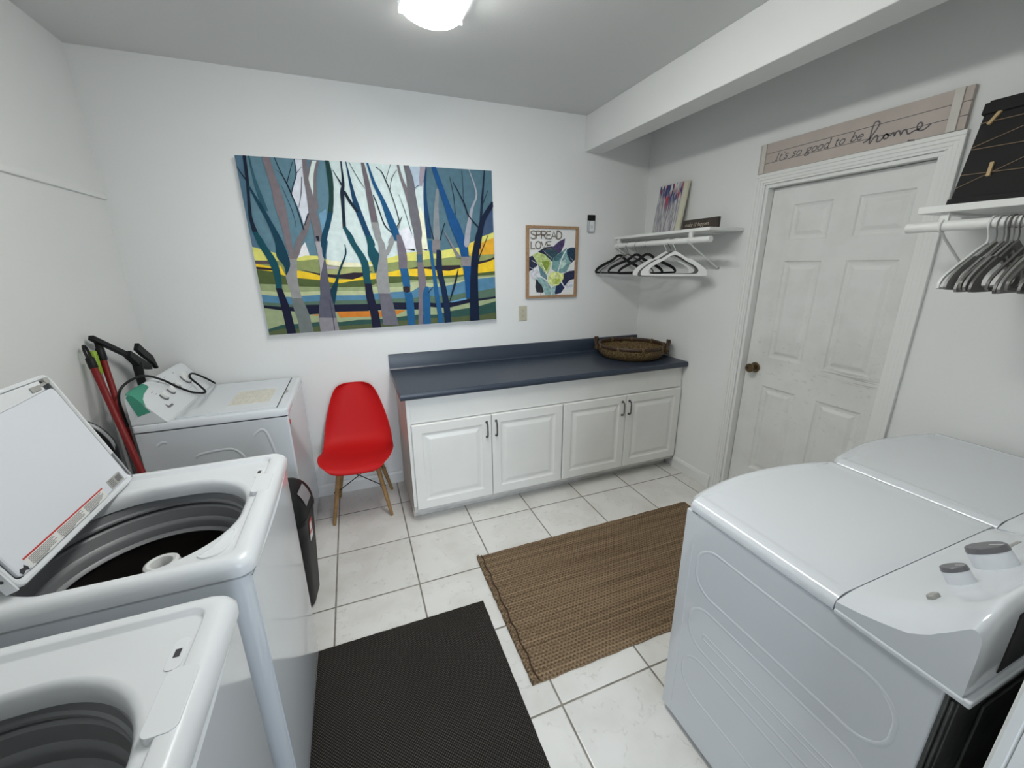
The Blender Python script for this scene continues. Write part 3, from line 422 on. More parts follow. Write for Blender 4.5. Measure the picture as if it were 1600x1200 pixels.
# ------------------------------------------------------------ ceiling lamp
LX, LY0, LY1 = -1.893, -2.12, -.905
t = thing('ceiling_lamp', 'long fluorescent ceiling lamp with a glowing white wraparound lens', 'lamp', (LX, (LY0+LY1)/2, HC))
hl = (LY1-LY0)/2
b = MB(); b.box(-.115, .115, -hl+.01, hl-.01, -.034, -.0005); b.build('lamp_housing', M['enamel_matte'], t, smooth=False, bevel=.004)
pr = [(.128*math.sin(math.radians(a))/math.sin(math.radians(72)), -.032-.054*(math.cos(math.radians(a))-math.cos(math.radians(72)))/(1-math.cos(math.radians(72)))) for a in range(-72, 73, 6)]
b = MB(); b.loft([[(x, y, z) for x, z in [(.1285, -.028), (-.1285, -.028)]+pr] for y in (-hl, hl)]); ln = b.build('lamp_lens', M['lens'], t)
b = MB()
for s in (-1, 1): b.box(s*.1305-.0025, s*.1305+.0025, -hl, hl, -.034, -.020); b.box(-.133, .133, s*(hl+.002)-.003, s*(hl+.002)+.003, -.050, -.012)
b.build('lens_frame', M['enamel_matte'], t, smooth=False)

# ------------------------------------------------------------ painting of trees
def flat_art(mb, data, w, h, mats, y_face, x0, z0, lift=.0001, table=None, var=(26, .09), k_=.66, xs=1.):
    """each painted area is a thin facet on the canvas"""
    for i, (c, l) in enumerate(data):
        pts = [(l[2*k]/1000*xs, l[2*k+1]/1000) for k in range(len(l)//2)]
        cl = []
        for p in pts:
            if not cl or (abs(p[0]-cl[-1][0])+abs(p[1]-cl[-1][1])) > 1e-6: cl.append(p)
        tri = tessellate_polygon([[Vector((u, v, 0)) for u, v in cl]])
        if c not in table: table[c] = len(mats); mats.append(pmat('paint_%d_%d_%d' % c, alb(*c, k=k_), .7, spec=.2, var=var))
        d = y_face-.0003-i*lift
        mb.add([(x0+u, d, z0+v) for u, v in cl], [tuple(f) for f in tri], table[c])
t = thing('landscape_painting', 'large unframed canvas of grey and blue tree trunks over yellow and green hills', 'painting', (-2.838, 0, 1.199), rot=(0, math.radians(-.8), 0))
b = MB(); b.box(0, 1.508, -.034, -.003, 0, 1.01); b.build('canvas', M['poster'], t, smooth=False, bevel=.002)
b = MB(); mats = []; flat_art(b, PAINT, 1.52, 1.01, mats, -.034, 0, 0, table={}, k_=.84, xs=1.508/1.52); b.build('painted_scene', mats, t, smooth=False, recalc=False)

# ------------------------------------------------------------ stroke lettering
GL = {
 'S': (.62, [[(.58,.86),(.45,1),(.2,1),(.04,.84),(.1,.62),(.32,.52),(.54,.4),(.6,.2),(.44,0),(.16,0),(0,.16)]]),
 'P': (.62, [[(.04,0),(.04,1)],[(.04,1),(.36,1),(.56,.88),(.56,.62),(.36,.5),(.04,.48)]]),
 'R': (.64, [[(.04,0),(.04,1)],[(.04,1),(.36,1),(.55,.88),(.55,.64),(.36,.52),(.04,.5)],[(.28,.5),(.6,0)]]),
 'E': (.58, [[(.54,1),(.04,1),(.04,0),(.56,0)],[(.04,.52),(.46,.52)]]),
 'A': (.66, [[(0,0),(.32,1),(.64,0)],[(.12,.34),(.52,.34)]]),
 'D': (.66, [[(.04,0),(.04,1),(.3,1),(.54,.84),(.62,.5),(.54,.16),(.3,0),(.04,0)]]),
 'L': (.54, [[(.04,1),(.04,0),(.5,0)]]),
 'O': (.68, [[(.33,1),(.12,.88),(.02,.5),(.12,.12),(.33,0),(.54,.12),(.64,.5),(.54,.88),(.33,1)]]),
 'V': (.64, [[(0,1),(.32,0),(.62,1)]]),
 'I': (.50, [[(.14,1.5),(.14,0)],[(0,1.5),(.3,1.5)],[(0,0),(.3,0)]]),
 "'": (.30, [[(.1,1.55),(.06,1.25)]]),
 't': (.56, [[(.18,1.35),(.18,.18),(.28,.02),(.44,.08)],[(0,.95),(.42,.95)]]),
 's': (.64, [[(.46,.84),(.34,.98),(.16,.96),(.06,.76),(.2,.56),(.4,.42),(.46,.2),(.32,.02),(.12,.03),(.0,.2)]]),
 'o': (.80, [[(.34,1),(.12,.86),(.04,.5),(.12,.14),(.34,0),(.56,.14),(.64,.5),(.56,.86),(.34,1)]]),
 'g': (.82, [[(.34,1),(.12,.9),(.06,.66),(.16,.4),(.34,.34),(.52,.44),(.6,.68),(.5,.92),(.34,1)],[(.5,.94),(.7,1.02)],[(.2,.38),(.08,.16),(.3,.04),(.58,-.08),(.6,-.34),(.36,-.52),(.08,-.44),(.02,-.2),(.2,.04)]]),
 'd': (.84, [[(.58,.72),(.36,1),(.14,.88),(.04,.5),(.14,.12),(.34,0),(.58,.24)],[(.44,1.6),(.6,1.6),(.6,0),(.72,.04)]]),
 'b': (.80, [[(0,1.6),(.12,1.6),(.12,0)],[(.12,.68),(.34,1),(.56,.88),(.66,.5),(.56,.12),(.36,0),(.12,.22)]]),
 'e': (.72, [[(.06,.52),(.58,.58),(.5,.88),(.34,1),(.14,.86),(.04,.48),(.14,.12),(.34,0),(.58,.2)]]),
 'm': (1.1, [[(.0,.9),(.1,1),(.1,0)],[(.1,.7),(.28,1),(.4,.9),(.42,0)],[(.42,.7),(.62,1),(.76,.9),(.78,.1),(.95,.1)]]),
 'a': (.8, [[(.55,.8),(.3,1),(.08,.7),(.06,.25),(.25,0),(.5,.25),(.6,.95)],[(.6,.95),(.56,.1),(.75,.1)]]),
 'k': (.75, [[(.08,1.8),(.08,0)],[(.5,1),(.12,.5),(.45,0),(.7,.1)]]),
 'i': (.4, [[(.1,1),(.1,.1),(.3,.1)],[(.12,1.35),(.12,1.45)]]),
 'h': (.8, [[(.08,1.9),(.08,0)],[(.08,.6),(.3,1),(.48,.85),(.5,.1),(.68,.1)]]),
 'p': (.8, [[(.08,1),(.02,-.8)],[(.08,.7),(.34,1),(.56,.75),(.5,.2),(.3,0),(.08,.2)]]),
 'n': (.8, [[(.08,1),(.08,0)],[(.08,.6),(.3,1),(.48,.85),(.5,.1),(.68,.1)]]), ' ': (.55, [])}
def lettering(mb, text, u0, v0, h, w, fn, d, slant=0., track=1., smooth=True, mi=0):
    u = u0
    for k, ch in enumerate(text):
        adv, st = GL[ch]
        for line in st:
            L = [(u+(x+slant*y)*h*track, v0+y*h) for x, y in line]
            if len(L) > 2 and smooth and ch not in 'EALV': L = spline(L, 4)
            ribbon(mb, L, w, fn, d+.00004*(k % 3), mi)
        u += adv*h*track
    return u

# ------------------------------------------------------------ framed leaf print
t = thing('framed_print', 'oak-framed print of painted leaves reading SPREAD LOVE', 'picture', (-1.076, 0, 1.360))
FW_, FH_ = .44, .530
b = MB(); 
for x0, x1, z0, z1 in ((0, FW_, 0, .020), (0, FW_, FH_-.020, FH_), (0, .022, .020, FH_-.020), (FW_-.022, FW_, .020, FH_-.020)): b.box(x0, x1, -.022, -.001, z0, z1)
b.build('frame', M['oak'], t, smooth=False, bevel=.0015)
b = MB(); b.box(.02, FW_-.02, -.010, -.002, .018, FH_-.018); pr = b.build('print', M['poster'], t, smooth=False)
b = MB(); mats = []; flat_art(b, POSTER, .44, .53, mats, -.0103, 0, 0, table={}, var=(55, .30), k_=.76); b.build('leaf_artwork', mats, pr, smooth=False, recalc=False)
b = MB(); fn = lambda u, v, d: (u, -d, v)
lettering(b, 'SPREAD', .036, .438, .054, .0088, fn, .0141, track=1.28, smooth=True)
lettering(b, 'LOVE', .037, .366, .052, .0088, fn, .0141, track=1.36, smooth=True)
ltr = b.build('lettering', M['ink'], pr, smooth=False, recalc=False)
# ------------------------------------------------------------ outlet, doorbell chime on the back wall
t = thing('wall_outlet', 'cream double electrical outlet on the back wall below the leaf print', 'outlet', (-1.099, 0, 1.248))
b = MB(); b.box(-.035, .035, -.007, -.0005, -.057, .057); b.build('cover_plate', M['cream'], t, smooth=False, bevel=.003)
for s in (-1, 1):
    b = MB(); b.prism([(x, z+s*.0205) for x, z in rrect(0, 0, .0165, .0145, .009, 24)], lambda u, v, d: (u, -d, v), .006, .0088); r = b.build('socket', M['cream'], t, smooth=False)
    b = MB(); b.box(-.008, -.005, -.0092, -.0085, s*.0205-.001, s*.0205+.008); b.box(.005, .008, -.0092, -.0085, s*.0205-.001, s*.0205+.008); b.box(-.0022, .0022, -.0092, -.0085, s*.0205-.010, s*.0205-.006); b.build('slots', M['seam'], r, smooth=False)
b = MB(); b.box(-.002, .002, -.0083, -.0065, -.002, .002); b.build('screw', M['wire'], t, smooth=False)
t = thing('video_doorbell', 'small silver and black video doorbell on the back wall above the hanging rod', 'doorbell', (-.523, 0, 1.914))
b = MB(); b.box(-.031, .031, -.019, -.0005, -.063, .064); b.build('body', M['silver'], t, smooth=False, bevel=.004)
b = MB(); b.box(-.0315, .0315, -.021, -.004, .022, .0645); c = b.build('camera_window', M['black'], t, smooth=False, bevel=.003)
b = MB(); b.box(-.021, .024, -.0205, -.0188, -.057, .018); b.build('face_plate', M['enamel_matte'], t, smooth=False, bevel=.001)
b = MB(); b.tube([(.009*math.cos(2*PI*k/20)+.002, -.0212, .009*math.sin(2*PI*k/20)-.02) for k in range(20)], .0014, 6, closed=True); b.build('button', M['silver'], t)

# ------------------------------------------------------------ base cabinet run
CX0, CX1, CD = -2.103, -.004, -.592
t = thing('base_cabinet', 'long white base cabinet with four raised-panel doors under the blue worktop', 'cabinet', (CX0, 0, 0))
b = MB(); L = CX1-CX0
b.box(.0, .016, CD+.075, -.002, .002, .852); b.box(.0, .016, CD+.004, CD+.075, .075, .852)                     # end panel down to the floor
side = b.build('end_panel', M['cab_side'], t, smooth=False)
b = MB(); b.box(.016, L, CD+.02, -.002, .075, .852); b.build('carcass', M['cabinet'], t, smooth=False)
b = MB(); b.box(.016, L-.02, CD+.075, CD+.09, .002, .075); b.build('toe_kick', M['kick'], t, smooth=False)
b = MB(); b.box(.0, L, CD, CD+.02, .075, .118); b.build('bottom_rail', M['kick'], t, smooth=False, bevel=.002)
b = MB(); b.box(.0, .022, CD, CD+.02, .118, .852); b.box(.022, L, CD, CD+.02, .690, .852); b.box(L-.02, L, CD, CD+.02, .118, .690); b.box(.022, L-.02, CD+.006, CD+.02, .118, .69); b.build('face_frame', M['cabinet'], t, smooth=False, bevel=.0015)
def cab_door(x0, x1, hx):
    z0, z1, yf = .104, .685, CD-.021
    b = MB(); rings = []
    for ins, d in ((0, 0), (.004, -.0035), (.058, -.0035), (.066, .0025), (.074, .0045), (.080, .0045), (.104, -.0025), (.112, -.003)):
        y = yf+.0035+d
        rings.append([(x0+ins, y, z0+ins), (x1-ins, y, z0+ins), (x1-ins, y, z1-ins), (x0+ins, y, z1-ins)])
    rings.insert(0, [(x0, CD-.001, z0), (x1, CD-.001, z0), (x1, CD-.001, z1), (x0, CD-.001, z1)])
    b.loft(rings); d = b.build('cabinet_door', M['cabinet'], t, smooth=False, bevel=.0012)
    b = MB(); zc0, zc1 = .538, .640
    b.tube(spline([(hx, yf+.001, zc0), (hx, yf-.014, zc0+.002), (hx, yf-.024, zc0+.012), (hx, yf-.026, (zc0+zc1)/2), (hx, yf-.024, zc1-.012), (hx, yf-.014, zc1-.002), (hx, yf+.001, zc1)], 4), .0045, 8)
    for z in (zc0, zc1): b.lathe([(.008, -.0035), (.0085, 0), (.006, .003)], (hx, 0, 0), 12) if False else None
    for z in (zc0, zc1):
        rings = [[(hx+r*math.cos(2*PI*k/12), yf-dd, z+r*math.sin(2*PI*k/12)) for k in range(12)] for r, dd in ((.009, -.001), (.009, .003), (.006, .006))]
        b.loft(rings)
    b.build('handle', M['pewter'], d)
DX = [-2.086+2.103, -1.574+2.103, -1.049+2.103, -.523+2.103, .0-.006+2.103]
cab_door(DX[0]+.003, DX[1]-.002, DX[1]-.034); cab_door(DX[1]+.002, DX[2]-.004, DX[1]+.030)
cab_door(DX[2]+.004, DX[3]-.002, DX[3]-.036); cab_door(DX[3]+.002, DX[4]-.008, DX[3]+.024)
# worktop with rolled front edge and backsplash
b = MB(); x0, x1 = -2.134, -.003
pr = [(-.002, .853), (-.625, .853)]+[(-.625-.013*math.sin(math.radians(a)), .8665+.0 -.0135*math.cos(math.radians(a))) for a in (20, 45, 70, 90)]
pr = [(-.002, .854), (-.628, .854), (-.636, .858), (-.640, .866), (-.640, .880), (-.637, .890), (-.629, .8955), (-.618, .896), (-.040, .896), (-.026, .899), (-.020, .908), (-.019, 1.000), (-.016, 1.006), (-.010, 1.008), (-.002, 1.008)]
b.loft([[(x, y, z) for y, z in pr] for x in (x0, x1)]); o = b.build('worktop', M['counter'], smooth=True, angle=.5)
tag(o, 'dark blue laminate worktop with a low backsplash on the white cabinet', 'worktop')
# ------------------------------------------------------------ top-loading washers with open lids
def make_washer(label, loc):
    t = thing('washing_machine', label, 'washing machine', loc, 0, 'open top-loading washers')
    b = MB(); b.loft([[(x, y, z) for x, y in rrect(0, 0, .362-e, .303-e, .025)] for z, e in ((.028, .004), (.034, 0), (.902, 0), (.906, .004))], True, False)
    # slightly bowed front skin
    body = b.build('cabinet', M['enamel'], t, angle=.5)
    for sx in (-1, 1):
        for sy in (-1, 1):
            f = MB(); f.lathe([(.016, .002), (.018, .006), (.018, .018), (.010, .020), (.010, .032)], (sx*.31, sy*.26, 0), 14, cap0=True, cap1=True); f.build('foot', M['black'], t)
    # front bulge
    b = MB(); rings = []
    for z in (.05, .12, .5, .80, .895):
        rings.append([(.355, -.290, z)]+[(.3625+.010*(1-(y/.290)**2)*min(1, (z-.03)*12), y, z) for y in [-.290+.58*k/16 for k in range(17)]]+[(.355, .290, z)])
    b.loft(rings, closed=True); b.build('front_panel', M['enamel'], t, angle=.5)
    cx, cy = .058, -.032
    N = 96
    rings = [[(x, y, z) for x, y in rrect(c[0], c[1], hx, hy, r, N)] for c, hx, hy, r, z in (
        ((0,0), .366, .306, .03, .909), ((.002,0), .371, .3095, .034, .913), ((.002,0), .372, .310, .036, .934), ((.001,0), .367, .306, .036, .947),
        ((0,0), .358, .299, .034, .9555), ((0,0), .350, .292, .032, .9575), ((0,0), .331, .278, .028, .9575), ((0,0), .328, .275, .028, .9555),
        ((0,0), .323, .270, .026, .9465), ((0,0), .319, .267, .024, .9450),
        ((cx,cy), .255, .232, .205, .9450), ((cx,cy), .250, .230, .205, .9437), ((cx,cy), .243, .226, .203, .9395), ((cx,cy), .238, .223, .20, .932), ((cx,cy), .236, .222, .20, .915), ((cx,cy), .238, .223, .20, .900))]
    b = MB(); b.loft(rings, False, False); top = b.build('top_deck', M['enamel_matte'], t, angle=.62)
    b = MB(); b.prism([(x, y) for x, y in rrect(.332, .075, .024, .058, .014, 24)], lambda u, v, d: (u, v, d), .942, .9590); b.build('finger_pad', M['enamel_matte'], top, bevel=.0015)
    b = MB(); b.prism([(x, y) for x, y in rrect(.305, .178, .012, .034, .010, 24)], lambda u, v, d: (u, v, d), .943, .9468); lp = b.build('lock_plate', M['enamel_matte'], top, bevel=.0005)
    b = MB(); b.box(.300, .310, .170, .188, .945, .9472); b.build('lock_slot', M['seam'], lp, smooth=False)
    # bleach cup: crescent recess rim near the front corner
    b = MB(); outer = [(.250, -.240), (.275, -.210), (.292, -.165), (.306, -.150), (.309, -.185), (.306, -.225), (.290, -.248), (.265, -.252)]
    sp = spline(outer+[outer[0]], 4)[:-1]; cxx = sum(p.x for p in sp)/len(sp); cyy = sum(p.y for p in sp)/len(sp)
    ri = [[(cxx+(p.x-cxx)*s, cyy+(p.y-cyy)*s, z) for p in sp] for s, z in ((1.12, .9440), (1.08, .9490), (.98, .9492), (.90, .9458))]
    b.loft(ri, False, True); b.build('bleach_cup', M['enamel_matte'], top)
    # tub: grey balance rings, dark basket
    b = MB()
    b.lathe([(.262, .919), (.262, .898)], (cx, cy, 0), 80)
    b.lathe([(.262, .900), (.250, .898), (.243, .893), (.241, .874), (.236, .870), (.236, .864)], (cx, cy, 0), 80, mi=1)
    b.lathe([(.236, .864), (.250, .862), (.250, .854)], (cx, cy, 0), 80)
    b.lathe([(.250, .854), (.242, .853), (.236, .848), (.233, .815), (.226, .808), (.224, .802), (.226, .780), (.220, .774), (.214, .772)], (cx, cy, 0), 80, mi=1)
    tub = b.build('tub_rings', [M['dark_plastic'], M['grey_plastic']], t, angle=.5)
    b = MB(); b.lathe([(.214, .773), (.222, .765), (.226, .70), (.226, .46), (.215, .43), (.17, .415), (.05, .41)], (cx, cy, 0), 80, cap1=True); basket = b.build('wash_basket', M['drum'], t)
    b = MB()
    for k in range(24):
        for j in range(5):
            a = 2*PI*(k+.5*(j % 2))/24; z = .50+.055*j; r = .2255
            p = Vector((cx+r*math.cos(a), cy+r*math.sin(a), z)); ta = Vector((-math.sin(a), math.cos(a), 0))
            b.add([p+ta*.003*math.cos(q)+Vector((0,0,.003*math.sin(q)))-Vector((math.cos(a), math.sin(a), 0))*.0006 for q in [2*PI*i/8 for i in range(8)]], [tuple(range(8))])
    o = b.build('drain_holes', M['seam'], basket, smooth=False); o['kind'] = 'stuff'
    b = MB(); b.lathe([(.12, .42), (.105, .44), (.065, .47), (.045, .55), (.036, .70), (.033, .775)], (cx+.007, cy+.035, 0), 40); ag = b.build('agitator', M['dark_plastic'], t)
    b = MB(); b.lathe([(.033, .774), (.040, .777), (.0435, .785), (.041, .795), (.034, .799), (.027, .796), (.024, .788), (.024, .765)], (cx+.007, cy+.035, 0), 44); b.build('agitator_cap', M['hanger_white'], ag)
    b = MB()
    for k in range(5): b.box(cx-.045, cx-.041, cy-.006, cy+.006, .74-.012*k, .744-.012*k)
    b.build('level_marks', M['hanger_pale'], ag, smooth=False)
    # lid, open, leaning back 19 degrees past vertical
    th = math.atan2(.12, .35); hx, hz, yc = -.06, .957, .013; hw = .256; LL = .385
    def F(u, v, n): return (hx - u*math.sin(th) + n*math.cos(th), yc+v, hz + u*math.cos(th) + n*math.sin(th))
    def FR(r, n): return [F(p[0], p[1], n) for p in r]
    b = MB()
    o_ = lambda e, r: rrect(LL/2, 0, LL/2-e, hw-e, r, 48)
    b.loft([FR(o_(.004, .02), -.024), FR(o_(0, .024), -.020), FR(o_(0, .024), -.003), FR(o_(.003, .022), 0), FR(o_(.009, .018), 0), FR(o_(.014, .014), -.006), FR(o_(.016, .012), -.006)], True, False)
    lid = b.build('lid', M['enamel_matte'], t, angle=.7)
    b = MB(); b.loft([FR(rrect(LL/2-.012, 0, LL/2-.030, hw-.020, .012, 48), n) for n in (-.008, -.0015)]+[FR(rrect(LL/2-.012, 0, LL/2-.033, hw-.023, .010, 48), 0.0005)], False, True)
    b.build('lid_liner', M['liner'], lid, angle=.5)
    b = MB(); b.prism([(LL-.052, -.20), (LL-.012, -.23), (LL-.012, .20), (LL-.040, .20), (LL-.046, .12), (LL-.052, .0)], F, -.001, .0035); b.build('front_lip', M['enamel_matte'], lid, smooth=False, bevel=.0015)
    b = MB()
    b.prism([(LL-.036, .150), (LL-.022, .150), (LL-.022, .185), (LL-.036, .185)], F, .001, .007); b.prism([(LL-.030, .185), (LL-.024, .185), (LL-.018, .225), (LL-.026, .225)], F, .001, .006); b.prism(rrect(LL-.018, .222, .009, .010, .006, 16), F, .001, .008)
    b.build('latch_striker', M['grey_plastic'] if False else M['sticker_grey'], lid, smooth=False, bevel=.001)
    b = MB(); b.prism([(.03, hw-.016), (.36, hw-.016), (.355, hw-.008), (.03, hw-.008)], F, -.006, -.0035); b.build('edge_groove', M['sticker_grey'], lid, smooth=False)
    b = MB(); b.prism([(.008, hw-.013), (.10, hw-.013), (.105, hw-.007), (.008, hw-.007)], F, -.004, .002); b.build('hinge_damper', M['silver'], lid, smooth=False, bevel=.001)
    b = MB(); b.prism([(.004, -hw-.004), (.13, -hw-.004), (.13, -hw+.0), (.004, -hw+.0)], F, -.022, .0); 
    hp = b.build('hinge_flange', M['enamel_matte'], lid, smooth=False)
    for u in (.035, .065):
        b = MB(); b.tube([F(u, -hw-.0035, -.010), F(u, -hw-.0048, -.010)], .0038, 12); b.build('screw', M['seam'], hp, smooth=False)
    # warning label
    b = MB(); N0 = .0008
    q = lambda u0, u1, v0, v1, mi, n: b.add([F(u0, v0, n), F(u1, v0, n), F(u1, v1, n), F(u0, v1, n)], [(0, 1, 2, 3)], mi)
    q(.018, .0465, -.205, .112, 0, N0); q(.0425, .0465, -.205, .112, 1, N0+.0002)
    for c, (v0, v1) in enumerate(((-.195, -.105), (-.095, .005), (.015, .105))):
        for k in range(6): q(.0385-.0030*k, .0400-.0030*k, v0, v1-random.random()*.02, 2, N0+.0002)
        for k in range(2): q(.0190-.0030*k+.002, .0205-.0030*k+.002, v0+.004, v0+.055-.01*k, 2, N0+.0003)
    b.prism([(.020, -.228), (.028, -.232), (.034, -.226), (.031, -.218), (.036, -.213), (.027, -.208), (.020, -.210), (.024, -.218)], lambda u, v, n: F(u, v, n), N0, N0+.0003, 3)
    lb = b.build('warning_label', [M['sticker_white'], M['sticker_red'], M['sticker_text'], M['seam']], lid, smooth=False, recalc=False)
    b = MB(); q(.022, .050, .140, .212, 0, N0)
    for k in range(5): q(.044-.0045*k, .0462-.0045*k, .148, .172, 1, N0+.0002); 
    q(.027, .045, .180, .206, 1, N0+.0002)
    b.build('rating_label', [M['sticker_grey'], M['sticker_text']], lid, smooth=False, recalc=False)
    # control console at the back, on the rear of the deck
    b = MB(); prf = [(-.345, .955), (-.190, .955), (-.200, .985), (-.235, 1.05), (-.262, 1.085), (-.290, 1.095), (-.345, 1.095)]
    b.loft([[(x if True else x, y, .955+(z-.955)*k) for x, z in prf] for s, y, k in ((0, -.300, .8), (0, -.290, .95), (0, -.27, 1), (0, .27, 1), (0, .290, .95), (0, .300, .8))]); con = b.build('control_console', M['enamel_matte'], t, angle=.5)
    for y, r in ((-.12, .028), (0, .028), (.12, .036)):
        b = MB(); c = Vector((-.232, y, 1.03)); n = Vector((.8, 0, .45)).normalized(); b.tube([c-n*.004, c+n*.018, c+n*.022], [r, r*.92, r*.85], 28); b.build('dial', M['sticker_grey'], con)
    return t
w1 = make_washer('white top-loading washer with raised lid, farther of the two open washers', (-2.990, -1.665, 0))
w2 = dup(w1, (-2.996, -2.375, 0), label='white top-loading washer at the front left, nearest the doorway')

# ------------------------------------------------------------ two dryers side by side
def make_dryer(label, loc):
    """local x 0..-.688 to the left, local y 0 = front, negative to the rear; origin at the floor"""
    t = thing('clothes_dryer', label, 'dryer', loc, 0, 'matching dryers')
    x0, x1 = 0., .683
    b = MB(); b.box(x0, x1, -.628, -.042, .028, .862); b.build('cabinet', M['enamel'], t, smooth=False, bevel=.004)
    for fx in (.05, .63):
        for fy in (-.08, -.58):
            f = MB(); f.lathe([(.018, .002), (.02, .008), (.02, .018), (.010, .020), (.010, .032)], (fx, fy, 0), 14, cap0=True, cap1=True); f.build('foot', M['black'], t)
    b = MB(); poly = [(x0-.0005, -.045), (x1+.0005, -.045), (x1+.0005, -.006)]+[(x1-(x1-x0)*k/14, -.004+.034*math.sin(PI*k/14)) for k in range(15)]+[(x0-.0005, -.006)]
    b.prism(poly, lambda u, v, d: (u, v, d), .030, .858); b.build('front_panel', M['enamel'], t, smooth=True, bevel=.004, angle=.5)
    b = MB(); b.prism(rrect(.34, .42, .24, .25, .04, 32), lambda u, v, d: (u, d, v), .024, .048); dr = b.build('loading_door', M['enamel'], t, bevel=.008)
    # pressed ribs on both side panels
    rb = {-1: MB(), 1: MB()}
    def stadium(ya, yb, za, zb, w=.005):
        cy, cz = (ya+yb)/2, (za+zb)/2; rr = rrect(cy, cz, abs(yb-ya)/2, abs(zb-za)/2, min(abs(zb-za)/2-.002, .07), 48)
        for sx, xx in ((-1, x0), (1, x1)):
            rings = []
            for k in range(len(rr)):
                p0, p1 = Vector(rr[k-1]), Vector(rr[(k+1) % len(rr)]); tt = (p1-p0).normalized(); nn = Vector((-tt.y, tt.x)); c = Vector(rr[k])
                rings.append([(xx-sx*.002, *(c+nn*w*1.5)), (xx+sx*.0002, *(c+nn*w)), (xx+sx*.0012, *(c)), (xx+sx*.0002, *(c-nn*w)), (xx-sx*.002, *(c-nn*w*1.5))])
            rings.append(rings[0]); rb[sx].loft(rings, False, False, closed=False)
    for za, zb in ((.610, .775), (.405, .560), (.205, .360)): stadium(-.070, -.585, za, zb)
    stadium(-.13, -.555, .455, .475, .003)
    for s in (-1, 1): rb[s].build('side_ribs', M['enamel'], t, angle=1.2)
    # rear: dark panel with seams and bracket
    b = MB(); b.box(x0+.006, x1-.006, -.634, -.626, .05, .858); back = b.build('rear_panel', M['galv'], t, smooth=False, bevel=.002)
    b = MB(); b.box(.03, .10, -.642, -.634, .60, .83); b.box(.18, .50, -.640, -.634, .12, .74); b.box(.012, .022, -.640, -.634, .08, .84); b.build('rear_brackets', M['galv'], back, smooth=False, bevel=.002)
    # top with bowed front
    def ring(e, z, bow, yr=-.4378):
        pts = []
        n = 18
        pts += [(x0+e, yr), (x0+e, -.02)]
        for k in range(n+1):
            u = k/n; x = x0+e+(x1-x0-2*e)*u; y = -.020+(.022-e)*(1-abs(2*u-1)**10)**.5 if 0 < u < 1 else -.020
            pts.append((x, y+bow*math.sin(PI*u)))
        pts += [(x1-e, -.02), (x1-e, yr)]
        return [(x, y, z) for x, y in pts]
    b = MB(); b.loft([ring(.004, .863, .048), ring(-.003, .866, .050), ring(-.004, .882, .050), ring(.003, .893, .049), ring(.016, .9005, .047), ring(.034, .903, .044), ring(.042, .9005, .042), ring(.052, .9005, .040), ring(.10, .902, .038)]); top = b.build('top_panel', M['enamel'], t, angle=1.0)
    # console
    prof = [(-.440, .862)]+[(v.x, v.y) for v in spline([(-.440, .903), (-.452, .907), (-.50, .930), (-.56, .972), (-.60, 1.010), (-.625, 1.043), (-.634, 1.054), (-.642, 1.054), (-.649, 1.040), (-.651, 1.00)], 3)]+[(-.652, .885), (-.650, .864), (-.644, .862)]
    def sec(x, drop, shr=0.):
        o = []
        for y, z in prof:
            zz = max(.864 if z > .8645 else z, z-drop*min(1., max(0., (z-.872)/.03))*(.27+.73*min(1., max(0., (z-.903)/.07)))); o.append((x, max(y, -.440-0) if False else y+shr*(1 if y < -.6 else 0), zz))
        return o
    b = MB(); rings = [sec(x0-.003, .047, .003), sec(x0+.008, .034, .001), sec(x0+.022, .021), sec(x0+.038, .010), sec(x0+.055, .003), sec(x0+.075, 0)]
    rings += [sec(x1-.075, 0), sec(x1-.055, .003), sec(x1-.038, .010), sec(x1-.022, .021), sec(x1-.008, .034, .001), sec(x1+.003, .047, .003)]
    b.loft(rings); con = b.build('control_console', M['enamel'], t, angle=.62)
    b = MB(); b.box(x0-.0055, x1+.0055, -.658, -.30, .862, .872) if False else b.loft([[(x0-.006, y, z), (x0+.02, y, z), (x0+.02, y, z+.013), (x0-.006, y, z+.011)] for y, z in ((-.44, .862), (-.654, .860))]); b.box(x0-.006, x1+.004, -.662, -.650, .860, .874)
    b.build('console_rim', M['enamel'], con, smooth=False, bevel=.003)
    b = MB(); b.box(x0+.095, x1-.095, -.6535, -.648, .885, 1.020); b.build('rear_opening', M['matte_black'], con, smooth=False, bevel=.004)
    # controls
    def on_face(x, yy):
        for (ya, za), (yb, zb) in zip(prof[2:], prof[3:]):
            if yb <= yy <= ya: k = (yy-ya)/(yb-ya); n = Vector((0, (zb-za), -(yb-ya))).normalized(); n = n if n.z > 0 else -n; return Vector((x, yy, za+(zb-za)*k)), n
    def dial(x, yy, r, h, m0):
        c, n = on_face(x, yy); u = Vector((1,0,0)); v = n.cross(u)
        b = MB(); rings = [[c+n*d+(u*math.cos(2*PI*k/36)+v*math.sin(2*PI*k/36))*r*s for k in range(36)] for d, s in ((-.003, 1.), (h*.74, .97))]; b.loft(rings); d_ = b.build('dial', M['liner'], con, angle=.6)
        b = MB(); rings = [[c+n*d+(u*math.cos(2*PI*k/36)+v*math.sin(2*PI*k/36))*r*s for k in range(36)] for d, s in ((h*.72, .985), (h*.96, .94), (h, .88))]; b.loft(rings); b.build('dial_band', m0, d_, angle=.6)
        b = MB(); b.add([c+n*(h+.0006)+u*a*r+v*w*r for a, w in ((-.07, -.2), (.07, -.2), (.07, -.85), (-.07, -.85))], [(0,1,2,3)]); b.build('dial_pointer', M['hanger_white'], d_, smooth=False, recalc=False)
        b = MB(); c0 = c+n*.0006
